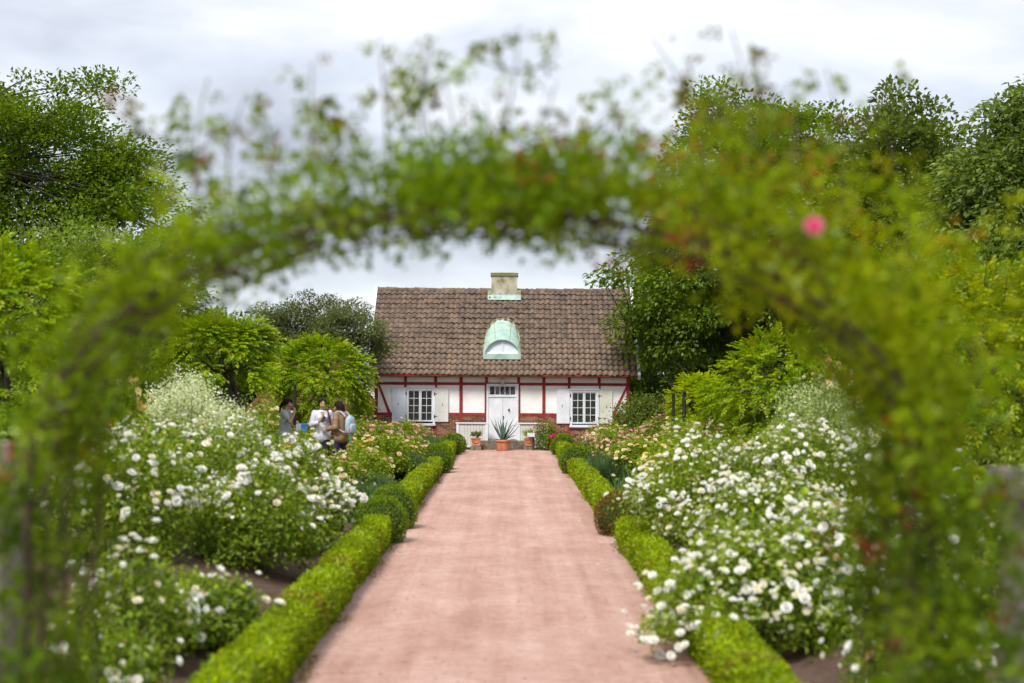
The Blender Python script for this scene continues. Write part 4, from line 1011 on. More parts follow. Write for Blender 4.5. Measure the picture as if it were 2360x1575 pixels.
big_rose('white rose bush spilling over the hedge onto the gravel path', 2.35, 12.9, .90, 1.05, 8500, 280, 70, group='white rose bushes, iris side', hb=(.3, 1), sags=((-.85, -.35, .62, .34, 420), (-1.0, -.6, .30, .26, 320), (-.5, -.8, .45, .34, 320)), scale=.84, pal=G_ROSE + G_ROSE_L * 2)
big_rose('white rose bush next to the arch leg, dark soil showing under it', 3.25, 13.3, .85, 1.0, 6000, 150, 71, group='white rose bushes, iris side', hb=(.4, 1), scale=.84, pal=G_ROSE + G_ROSE_L * 2)
big_rose('white rose bush outside the arch at the picture edge', 4.05, 12.2, .7, 1.2, 3500, 40, 72, group='white rose bushes, iris side', hb=(.3, 1), scale=.84, pal=G_ROSE + G_ROSE_L * 2)

big_rose('low white rose bush at the foot of the arch leg, women\'s side', -2.95, 10.3, .55, .55, 2600, 22, 73, lf=.06, group='white rose bushes, women\'s side', hb=(.3, 1))
big_rose('low white rose bush at the foot of the arch leg, iris side', 3.0, 10.6, .55, .62, 2600, 30, 74, lf=.06, scale=.8, group='white rose bushes, iris side', hb=(.3, 1))
# ================================================================== cream, pink and apricot rose beds towards the house
def place_bed(side):
    rg = np.random.default_rng(300 if side < 0 else 301)
    who = 'women\'s side' if side < 0 else 'iris side'
    ys = [22.6, 25.6, 28.4, 33.4, 35.6, 38.0, 40.4, 42.8, 45.2, 47.4, 49.3]
    ordn = ['farthest', 'tenth', 'ninth', 'eighth', 'seventh', 'sixth', 'fifth', 'fourth', 'third', 'second', 'first']
    coln = ['nearest the hedge', 'second from the hedge', 'third from the hedge', 'fourth from the hedge', 'fifth from the hedge']
    for ri, y_ in enumerate(ys):
        for ci, xo in enumerate((3.15, 4.35, 5.55, 6.8, 8.1)):
            if y_ < 24 and ci < 2: continue
            if side > 0 and y_ < 27 and ci in (2, 3): continue
            if y_ < 29 and ci > 3: continue
            if ri == 2 and side < 0 and ci == 0: xo = 3.0
            x_ = side * (xo + .18 * rg.standard_normal()); yy = y_ + .25 * rg.standard_normal()
            if y_ > 46 and abs(x_) > 4.6 and side < 0: continue
            t = rg.random()
            if y_ > 36: kind = 'pink' if t < .68 + .3 * (y_ > 41) else 'cream'
            elif side < 0: kind = 'apricot' if t < .35 else ('cream' if t < .85 else 'yellow')
            else: kind = 'yellow' if t < .45 else ('cream' if t < .8 else 'apricot')
            s_ = rg.uniform(.95, 1.25); hs = rg.uniform(.82, 1.05) * (1.0 if y_ < 40 else .95)
            if side < 0 and 27 < y_ < 30: hs = .90
            nm = {'pink': 'pink', 'cream': 'cream', 'yellow': 'pale yellow', 'apricot': 'apricot'}[kind]
            small_rose(kind, int(rg.integers(0, 2)), x_, yy, s_, hs, f'{nm} rose bush, {who}, {ordn[ri]} row from the house, {coln[ci]}', 'rose bushes in rows toward the house', rg.uniform(0, 6.28))
place_bed(-1); place_bed(1)
p_ = at(1255, 985, 51.3)
small_rose('magenta', 0, 1.35, 50.9, .75, 1.05, 'magenta rose bush behind the planter, right under the boarded screen', 'magenta roses', .4)
small_rose('magenta', 1, at(1545, 950, 44).x, 44, .7, 1.25, 'magenta rose climbing between the black posts near the round shrub', 'magenta roses', 1.4)
small_rose('yellow', 1, at(272, 900, 19.8).x, 19.8, 1.0, 1.95, 'yellow rose bush rising beside the cream-white spray mound', 'yellow roses', 2.2)
small_rose('cream', 0, at(1690, 930, 31).x, 31, 1.2, 1.8, 'cream rose trained up beside the wisteria trunk', 'climbing cream roses', 2.2)
small_rose('cream', 1, at(620, 960, 33).x, 33.5, 1.1, 1.35, 'cream rose behind the woman in grey', 'climbing cream roses', .2)
small_rose('apricot', 1, at(1915, 915, 27).x, 27.5, 1.1, 2.25, 'tall apricot rose behind the pale feathery shrub', 'tall apricot roses', 1.2)

# ---- lavender-like mounds and iris clumps next to the hedges
def blade_clump(name, label, cat, x_, y_, r, h, n_, wd, pal, seed, spread=.5, group=None, flowers=0):
    rg = np.random.default_rng(seed); root = empty(name, (x_, y_, gzf(x_, y_)), 0, label, cat, group)
    a = rg.uniform(0, 6.28, n_); q = rg.random(n_) ** .5
    B = np.stack([np.cos(a) * q * r * .55, np.sin(a) * q * r * .55, np.zeros(n_)], 1)
    D = unit(np.stack([np.cos(a) * q * spread, np.sin(a) * q * spread, np.ones(n_)], 1) + .12 * rg.standard_normal((n_, 3)))
    hh = h * rg.uniform(.6, 1.15, n_) * (1 - .3 * q)
    mb = MB(); add_leaves(mb, B, D, rdir(n_, rg), hh, wd, palette(pal, n_, rg), fold=.1, droop=.12)
    mb.obj('foliage', 'leaf', root)
    if flowers:
        mb = MB(); t = rg.integers(0, n_, flowers); P = B[t] + D[t] * (hh[t] * rg.uniform(.9, 1.1, flowers))[:, None]
        add_leaves(mb, P, rdir(flowers, rg), rdir(flowers, rg), .03, .025, palette([(.25, .22, .40), (.35, .32, .5)], flowers, rg)); mb.obj('flower_spikes', 'petal', root, kind='stuff')
    return root
lv = [(-2.62, 24.2), (-2.72, 26.2), (-2.6, 34.6), (-2.66, 41.0), (2.55, 33.6), (2.62, 35.6), (2.55, 41.6)]
lab = ['grey-green lavender mound just past the big white roses', 'grey-green lavender mound, second along the women\'s side hedge', 'grey-green lavender mound before the middle box balls, women\'s side', 'grey-green lavender mound past the middle box balls, women\'s side',
       'grey-green lavender mound behind the iris clump', 'grey-green lavender mound before the middle box balls, iris side', 'grey-green lavender mound past the middle box balls, iris side']
for i, ((a, b), q) in enumerate(zip(lv, lab)): blade_clump('lavender_mound', q, 'lavender', a, b, .95, .72, 2600, .022, G_CAT, 400 + i, .9, 'lavender mounds', 60)
for i, (a, b, q) in enumerate(((2.45, 27.2, 'iris clump with sword leaves beside the box hedge'), (2.5, 44.3, 'iris clump near the house, magenta roses\' side'), (-2.55, 44.6, 'iris clump near the house, women\'s side'), (-2.5, 46.6, 'iris clump nearest the planter, women\'s side'))):
    blade_clump('iris_clump', q, 'iris', a, b, .75, .85, 130, .045, [(.05, .11, .05), (.09, .16, .06), (.07, .14, .04)], 430 + i, .55, 'iris clumps')

# ---- frothy pale mounds (sea kale / feathery shrub)
def froth(label, x_, y_, r, h, n_, col, seed, leafy):
    rg = np.random.default_rng(seed); root = empty('flowering_spray_mound', (x_, y_, gzf(x_, y_)), 0, label, 'spray plant', 'pale frothy plants')
    ph = rg.uniform(0, 6, 6); Cc, Cn = dome(120, r, h, rg, ph=ph, amp=.08)
    idx = rg.integers(0, 120, n_); P = Cc[idx] * (1 - .35 * rg.random((n_, 1)) ** 2) + .14 * rg.standard_normal((n_, 3)); P[:, 2] = np.abs(P[:, 2])
    s_ = .036 * rg.uniform(.6, 1.5, n_); mb = MB(); add_leaves(mb, P, rdir(n_, rg), rdir(n_, rg), s_, s_ * .8, palette(col, n_, rg, .1)); mb.obj('blossoms', 'petal', root, kind='stuff')
    mb = bush_stems(Cc, 100, rg, .009)
    for q in range(420):
        i = rg.integers(0, 120); e_ = Cc[i] + .22 * rg.standard_normal(3); mb.tube(bez(Cc[i] * .72, Cc[i] * .9 + .05 * rg.standard_normal(3), e_, 4), np.linspace(.005, .002, 4), 3, cap=False)
    for k_ in range(len(mb.c)): mb.c[k_] = np.broadcast_to(np.array([.16, .22, .07]), mb.c[k_].shape)
    mb.obj('stems', 'leaf', root)
    fb, _a, _b, _c = bush_foliage(r * .85, h * .6, leafy, .12, G_ROSE_L, seed + 1); fb.obj('foliage', 'leaf', root)
q_ = at(440, 900, 23.5); froth('cream-white frothy spray mound behind the white roses', q_.x, 23.5, 1.12, 1.88, 30000, [(.66, .70, .42), (.78, .79, .58), (.50, .58, .28)], 81, 1800)
q_ = at(1915, 930, 24.0); froth('pale green feathery shrub behind the white roses, in front of apricot roses', q_.x, 24.0, 1.15, 1.75, 17000, [(.42, .50, .22), (.55, .60, .34), (.26, .36, .10)], 82, 3200)

# ================================================================== wisteria standards
def wloc(px, Y): p = at(px, 884, Y); return (p.x, Y, gzf(p.x, Y))
wisteria('domed wisteria standing above the cream-white spray mound', wloc(585, 30), (-.72, 0, 2.36), (1.10, 1.0, .74), 2300, 91)
wisteria('rounded wisteria behind the two standing women, leaves down to the roses', wloc(742, 37), (0, 0, 2.1), (.95, .9, .80), 2900, 92, skirt=1.75)
wisteria('tall wisteria at the picture edge beyond the arch leg', wloc(15, 19), (-.1, 0, 2.75), (.95, .9, 1.05), 1800, 93, skirt=1.6)
wisteria('wide wisteria under the big shade tree', wloc(1800, 29), (-.05, 0, 1.85), (1.28, 1.1, 1.05), 2500, 94, skirt=1.0)
wisteria('small bright yellow-green wisteria between black posts', wloc(1605, 40), (0, 0, 1.45), (.55, .55, .75), 1300, 95, length=.28, skirt=.9, pal=[(0.19, 0.29, 0.01), (0.25, 0.32, 0.012), (0.14, 0.24, 0.01)])
wisteria('yellowish wisteria at the picture edge past the pale feathery shrub', wloc(2270, 19), (0, 0, 2.35), (1.15, 1.0, 1.10), 2000, 96, skirt=1.6, pal=[(0.17, 0.24, 0.01), (0.10, 0.18, 0.01), (0.22, 0.24, 0.015), (0.06, 0.12, 0.01)])

# ================================================================== trees
def tloc(px, Y): p = at(px, 884, Y); return (p.x, Y, 0)
T = make_tree
T('tree', 'big broad green tree towering beyond the arch leg, women\'s side', 'tree', tloc(20, 58), (0, 0, 8.2), (7.7, 5.5, 7.0), 560, 1.0, 110, .215, G_OAK_L, 501, .42, .6, cut=-.8, shell=.3, limb_n=16)
T('tree', 'grey-green small tree brushing the cottage roof edge', 'tree', tloc(748, 50.2), (0, 0, 3.85), (2.1, 1.5, 1.5), 220, .45, 110, .10, G_GREY, 502, .13, .6, cut=-.6, shell=.25, amp=.18)
ex = [at(px, py, 50.5) - Vector(tloc(1745, 52)) for px, py in ((1410, 620), (1450, 590), (1500, 640), (1430, 640), (1530, 690), (1500, 700), (1530, 760), (1540, 600), (1570, 660), (1500, 560), (1540, 520), (1390, 640), (1560, 800), (1580, 740))]
T('tree', 'big shade tree spreading its branches over the cottage roof end', 'tree', tloc(1745, 52), (.55, 0, 7.6), (4.7, 4.0, 5.6), 420, .95, 115, .2, G_OAK_L, 503, .36, .45, cut=-.75, shell=.35, amp=.15, limb_n=18, extra=ex)
T('tree', 'dull green pear tree, tallest of the trees past the shade tree', 'tree', tloc(2400, 40), (0, 0, 5.9), (3.5, 3.0, 5.0), 360, .85, 120, .25, G_PEAR, 504, .25, .65, cut=-.85, shell=.3, droop=.5, wid=.55)
T('tree', 'mid green tree between the shade tree and the pear tree', 'tree', tloc(2105, 47), (0, 0, 6.2), (3.3, 2.6, 5.5), 320, .85, 90, .23, [(.075, .12, .025), (.10, .15, .03), (.06, .09, .02)], 505, .22, .65, cut=-.85, shell=.3)
T('tree', 'dark tree behind the cottage gable and the round shrub', 'tree', tloc(1560, 60), (0, 0, 4.0), (3.0, 2.4, 3.6), 220, .8, 90, .19, G_OAK, 506, .2, .65, cut=-.9, shell=.3)
T('tree', 'light green loose tree behind the arch shoulder, women\'s side', 'tree', tloc(250, 34), (0, 0, 3.2), (2.3, 1.8, 2.9), 190, .55, 80, .13, [(.12, .19, .03), (.16, .23, .05), (.08, .14, .03)], 507, .14, .7, cut=-.9, shell=.25)
T('tree', 'dark green tree at the edge behind the tall wisteria', 'tree', tloc(60, 42), (0, 0, 3.4), (3.4, 2.4, 3.4), 230, .75, 85, .17, G_OAK, 508, .2, .7, cut=-.9, shell=.3)
T('tree', 'dark leafy tree low behind the yellowish wisteria', 'tree', tloc(2200, 36), (0, 0, 3.0), (3.0, 2.2, 2.9), 210, .7, 85, .16, G_OAK, 509, .2, .7, cut=-.9, shell=.3)
T('tree', 'mid green tree closing the view behind the domed wisteria', 'tree', tloc(450, 64), (0, 0, 2.9), (4.4, 2.4, 2.6), 220, .85, 85, .2, G_OAK, 510, .2, .7, cut=-.9, shell=.3)
T('tree', 'dark tree closing the view behind the wide wisteria', 'tree', tloc(1840, 62), (0, 0, 3.4), (4.6, 2.4, 3.3), 240, .85, 85, .2, G_OAK, 511, .2, .7, cut=-.9, shell=.3)
# round shrubs
def shrub(label, loc, r, h, n_, lf, pal, seed):
    root = empty('shrub', loc, 0, label, 'shrub'); rg = np.random.default_rng(seed)
    mb, Cc, Cn, ph = bush_foliage(r, h, n_, lf, pal, seed, ncl=90); mb.obj('foliage', 'leaf', root); bush_stems(Cc, 24, rg, .02).obj('stems', 'bark', root)
shrub('round clipped green shrub against the cottage corner', tloc(1487, 47.5), 1.2, 2.05, 10000, .09, [(.075, .115, .02), (.10, .15, .03), (.055, .085, .015)], 521)
shrub('grey-green evergreen shrub between outbuilding and cottage', tloc(838, 51.5), .62, 1.85, 3500, .09, [(.06, .08, .035), (.045, .06, .025), (.09, .11, .05)], 522)
shrub('green shrub filling the gap past the pale feathery shrub', tloc(2050, 26), 1.3, 1.9, 6000, .09, G_ROSE, 523)
shrub('green shrub behind the yellow roses, women\'s side', tloc(200, 26), 1.6, 2.0, 7000, .09, G_ROSE, 524)
shrub('loose green shrub behind the woman in grey', tloc(640, 42), 1.3, 1.9, 6000, .09, G_ROSE_L, 525)
shrub('loose green shrub behind the cream climbing rose, iris side', tloc(1680, 36), 1.0, 1.6, 5000, .09, G_ROSE_L, 526)
for i, (sx, sy, sr, sh_, lab) in enumerate(((-5.6, 13.2, 1.0, 1.2, 'green shrub filling the bed edge outside the arch, women\'s side'), (-6.6, 16.5, 1.2, 1.5, 'taller green shrub outside the arch, women\'s side'), (5.6, 13.4, .95, 1.1, 'green shrub filling the bed edge outside the arch, shade tree\'s side'), (6.6, 16.2, 1.2, 1.5, 'taller green shrub below the yellowish wisteria'))):
    shrub(lab, (sx, sy, gzf(sx, sy)), sr, sh_, 4200, .085, G_ROSE + G_ROSE_L, 540 + i)
# far hedge rows closing the horizon
for (xa, xb, lab) in ((-60, -5.4, 'long far hedge closing the garden on the women\'s side'), (5.6, 60, 'long far hedge closing the garden on the shade tree\'s side')):
    rg = np.random.default_rng(int(xb) + 99); root = empty('far_hedge', ((xa + xb) / 2, 72, 0), 0, lab, 'hedge'); n_ = 16000; mb = MB()
    hx_ = (xb - xa) / 2; P = np.stack([rg.uniform(-hx_, hx_, n_), rg.uniform(-1, 1, n_), 3.6 * rg.random(n_) ** .8], 1); P[:, 2] += .5 * np.sin(P[:, 0] * .9) * (P[:, 2] / 3.6)
    add_leaves(mb, P, unit(rdir(n_, rg) + np.array([0, -.5, .2])), rdir(n_, rg), .34, .22, palette(G_OAK, n_, rg)); mb.obj('foliage', 'leaf', root); MB().box(-hx_, hx_, -.4, .6, -.05, 2.9).obj('core', 'hedge_core', root)

# ================================================================== agave in its terracotta pot
ag = empty('potted_agave', (-.175, 50.15, .035), 0, 'spiky agave in a round terracotta pot before the stone steps', 'potted plant'); ag.scale = (.9, .9, .92)
MB().lathe([(0, 0), (.235, 0), (.245, .02), (.262, .30), (.268, .33), (.295, .335), (.30, .40), (.285, .412), (.262, .40), (.255, .36)], sides=28).obj('pot', 'terracotta', ag, smooth=True)
MB().lathe([(.258, .37), (.15, .385), (0, .39)], sides=20).obj('soil', 'soil_pot', ag, smooth=True)
def agave_leaf(az, lean, Ln, wd, bend, kink=0.0, tw=0.0):
    d = np.array([math.cos(az), math.sin(az), 0]); sd = np.array([-d[1], d[0], 0]); k_ = 12
    v = []; a = lean; p = np.array([0, 0, .38]) + d * .04
    for i in range(k_):
        t = i / (k_ - 1); wv = wd * (0.75 + .9 * t - 1.65 * t ** 2.2) if t < 1 else 0.0
        wv = max(wv, 0.002); dirv = d * math.sin(a) + np.array([0, 0, math.cos(a)]); nn = d * math.cos(a) - np.array([0, 0, math.sin(a)])
        ch_ = wv * .45
        v += [p - sd * wv + nn * (-ch_), p + nn * .012 * 0, p + sd * wv + nn * (-ch_), p + nn * .022 * (1 - t)]
        p = p + dirv * (Ln / (k_ - 1)); a += bend / k_
        if kink and i == 7: a += kink
    q = []
    for i in range(k_ - 1):
        b = i * 4
        for x_, y_ in ((0, 1), (1, 2), (2, 3), (3, 0)): q.append((b + x_, b + y_, b + 4 + y_, b + 4 + x_))
    return MB().add(v, quads=q)
for (az, lean, Ln, wd, bend, kink) in ((R(200), .08, .86, .075, .05, 0), (R(330), .16, .84, .075, .1, 0), (R(270), .12, .70, .08, .05, 0), (R(90), .1, .84, .06, .05, 0), (R(20), .42, .98, .068, .05, 0), (R(175), .60, 1.0, .062, -.25, 0), (R(190), .44, .92, .06, -.25, 0),
                                       (R(5), .70, 1.0, .052, -.2, 0), (R(345), .95, .92, .048, -.35, 0), (R(10), .46, .92, .045, .2, 1.15), (R(165), .52, .86, .045, -.1, -.9), (R(150), 1.35, .50, .035, .2, 0), (R(185), 1.1, .42, .05, 1.9, 0), (R(355), 1.4, .50, .03, .15, 0), (R(30), 1.1, .62, .036, .3, 0), (R(230), .28, .62, .055, 0, 0), (R(300), .32, .60, .055, .05, 0), (R(60), .3, .8, .05, .1, 0), (R(130), .33, .8, .05, .1, 0)):
    agave_leaf(az, lean, Ln, wd, bend, kink).obj('leaf', 'agave_leaf', ag, smooth=True)

# terracotta planter boxes on stone plinths
def planter(x_, label, plant, seed):
    rg = np.random.default_rng(seed)
    pb = empty('stone_plinth', (x_, 50.75, 0), 0, ('rough stone plinth under the planter with ' + plant), 'plinth', 'plinths of the planters')
    v = MB().box(-.19, .19, -.17, .17, -.03, .17); v.v[0] = v.v[0] + .012 * rg.standard_normal((8, 3)); v.obj('block', 'mossy_stone', pb)
    root = empty('planter_box', (x_, 50.75, .185), 0, label, 'planter', 'terracotta planter boxes')
    h = .26; w0, w1 = .145, .165; V = []
    for (ww, z_) in ((w0, 0), (w1, h - .04), (w1 + .018, h - .039), (w1 + .02, h), (w1 - .02, h), (w1 - .025, h - .05)):
        V += [(-ww, -ww, z_), (ww, -ww, z_), (ww, ww, z_), (-ww, ww, z_)]
    q = []
    for i in range(5):
        for j_ in range(4): q.append((i * 4 + j_, i * 4 + (j_ + 1) % 4, i * 4 + 4 + (j_ + 1) % 4, i * 4 + 4 + j_))
    MB().add(V, quads=q + [(3, 2, 1, 0), (20, 21, 22, 23)]).obj('box', 'terracotta', root)
    a = np.linspace(math.pi + .25, 2 * math.pi - .25, 9)
    MB().tube(np.stack([.10 * np.cos(a), np.full(9, -w1 - .002), .16 + .065 * np.sin(a)], 1), .012, 6).obj('garland', 'terracotta', root, smooth=True)
    for s_ in (-1, 1): MB().lathe([(0, -.02), (.018, -.012), (.022, 0), (.018, .012), (0, .02)], (.10 * s_, -w1 - .004, .155), 8).obj('rosette', 'terracotta', root, smooth=True)
    mb, Cc, Cn, ph = bush_foliage(.20, .28 if 'dark' in plant else .34, 420, .06, G_PEAR if 'dark' in plant else G_WIST, seed, ncl=16)
    pl = mb.obj('plant', 'leaf', root); pl.location = (0, 0, h - .03)
    bush_stems(Cc, 9, rg, .006).obj('stems', 'cane', root).location = (0, 0, h - .04)
planter(at(1097, 1010, 50.75).x, 'terracotta planter box with a small dark plant', 'the small dark plant', 601)
planter(at(1219, 1010, 50.75).x, 'terracotta planter box with bright green leaves before the magenta roses', 'bright green leaves', 602)
# plant label on a black stake
sx = at(1229, 1000, 50.4).x
sg = empty('plant_label_sign', (sx, 50.4, .02), 0, 'small grey plant label on a black stake by the planter', 'sign')
MB().box(-.022, .022, -.015, .015, -.05, .52).obj('stake', 'black_iron', sg)
v = MB().box(-.13, .13, -.10, .10, -.008, .008); o = v.obj('plate', 'sign_plate', sg); o.location = (-.08, -.03, .56); o.rotation_euler = (R(40), 0, 0)

# ================================================================== black posts with ball finials
for i, (px, top, Y, th, lab) in enumerate(((680, 884, 33.6, .036, 'black ball-topped post right behind the woman in grey'), (654, 879, 38.6, .042, 'black ball-topped post farther back behind the woman in grey'), (411, 846, 25.6, .065, 'black ball-topped post rising above the cream-white spray mound'),
                                           (1577, 900, 38.3, .055, 'thick black square post beside the small yellow-green wisteria'), (1552, 905, 39.2, .045, 'black post between the thick post and the magenta roses'), (1534, 917, 42.5, .04, 'thin black post nearest the round shrub'), (1647, 893, 41.5, .045, 'black post half hidden behind the small yellow-green wisteria'), (1925, 872, 31, .06, 'black ball-topped post beside the white garden pole'))):
    p_ = at(px, top, Y); g_ = gzf(p_.x, Y)
    root = empty('garden_post', (p_.x, Y, g_), 0, lab, 'post', 'black garden posts'); hh = p_.z - g_
    MB().lathe([(0, -.1), (th, -.1), (th, hh - th * 2.4), (th * 1.25, hh - th * 2.3), (th * 1.25, hh - th * 2.0), (th * .6, hh - th * 1.9)], sides=10).obj('shaft', 'black_iron', root)
    MB().lathe([(max(.001, math.sin(a)) * th * 1.05, hh - th * 1.0 - math.cos(a) * th * 1.05) for a in np.linspace(0.05, math.pi, 9)], sides=10).obj('ball_finial', 'black_iron', root, smooth=True)
# white garden pole and trestle seen past the wisteria
p_ = at(1962, 850, 33); wp = MB().tube([(0, 0, -.1), (0, 0, p_.z - gzf(p_.x, 33))], .035, 8).obj('garden_pole', 'white_metal', label='white pole standing past the wide wisteria', cat='pole'); wp.location = (p_.x, 33, gzf(p_.x, 33))
p_ = at(1937, 880, 33.5); wt = empty('trestle', (p_.x, 33.5, gzf(p_.x, 33.5)), 0, 'white crossed trestle beside the white pole', 'trestle'); hh = p_.z - gzf(p_.x, 33.5)
for s_ in (-1, 1): MB().tube([(-.35 * s_, .03 * s_, 0), (.25 * s_, .03 * s_, hh)], .025, 6).obj('leg', 'white_metal', wt)
MB().tube([(-.35, 0, hh * .8), (.5, 0, hh * .8)], .02, 6).obj('rail', 'white_metal', wt)
# stone pillars beyond the arch legs
for (px, top, wdt, lab) in ((30, 1022, -1, 'pale stone pillar behind the arch leg, women\'s side'), (2345, 1082, 1, 'pale stone pillar behind the arch leg, shade tree\'s side')):
    p_ = at(px, top, 6.4); root = empty('stone_pillar', (p_.x + wdt * .17, 6.4, 0), 0, lab, 'pillar', 'stone pillars beside the arch')
    rp_ = np.random.default_rng(int(px)); zc = -.05; hts = np.diff(np.linspace(-.05, p_.z - .12, 8))
    for bh in hts:
        v = MB().box(-.19, .19, -.19, .19, zc + .004, zc + bh - .004); v.v[0] = v.v[0] + .006 * rp_.standard_normal((8, 3)) * np.array([1, 1, .3]); v.obj('block', 'pale_stone', root); zc += bh
    MB().box(-.175, .175, -.175, .175, -.05, p_.z - .121).obj('joint_core', 'mortar', root); MB().box(-.23, .23, -.23, .23, p_.z - .119, p_.z).obj('cap', 'pale_stone', root)

# ================================================================== rose arch
AXC, AA = -.09, 1.535                       # centre and half width
ZS, ZA = 2.12, 3.09                        # spring and apex
def hoop(t, dx=0.0, dr=0.0):
    """t 0..1 along the arch from the foot of one leg over the top to the other"""
    t = np.asarray(t, float); L1 = ZS; Lc = 3.9; tot = 2 * L1 + Lc; s = t * tot
    a = np.clip((s - L1) / Lc, 0, 1) * math.pi
    x_ = AXC - (AA + dr) * np.cos(a); z_ = ZS + (ZA - ZS + dr) * np.sin(a) ** .92
    z_ = np.where(s < L1, s, np.where(s > L1 + Lc, tot - s, z_))
    return x_, z_
YA0, YA1 = 4.85, 5.65
arch = empty('rose_arch', (AXC, 5.25, 0), 0, 'rusty iron garden arch spanning the path, overgrown with roses', 'arch')
tt = np.linspace(0, 1, 70)
for yv in (YA0, YA1):
    for dr in ((0.0, -.06) if yv == YA0 else (0.0,)):
        xx, zz = hoop(tt, 0, dr); zz = zz if dr == 0 else zz
        o = MB().tube(np.stack([xx - AXC, np.full(70, yv - 5.25), zz - .1], 1), .010 if (dr == 0 and yv == YA0) else .006, 8).obj('hoop', 'rusty_iron', arch, smooth=True)
for t in np.concatenate([[.06, .14, .22], np.linspace(.30, .70, 9), [.78, .86, .94]]):
    for dr in (0.0,):
        x_, z_ = hoop(t); MB().tube([(x_ - AXC, YA0 - 5.25, z_ - .1), (x_ - AXC, YA1 - 5.25, z_ - .1)], .009, 6).obj('cross_bar', 'rusty_iron', arch)
for yv in (YA0,):
    for t in np.linspace(.04, .96, 27):
        x0_, z0_ = hoop(t); x1_, z1_ = hoop(t + .012, 0, -.06); MB().tube([(x0_ - AXC, yv - 5.25, z0_ - .1), (x1_ - AXC, yv - 5.25, z1_ - .1)], .007, 5).obj('strut', 'rusty_iron', arch)

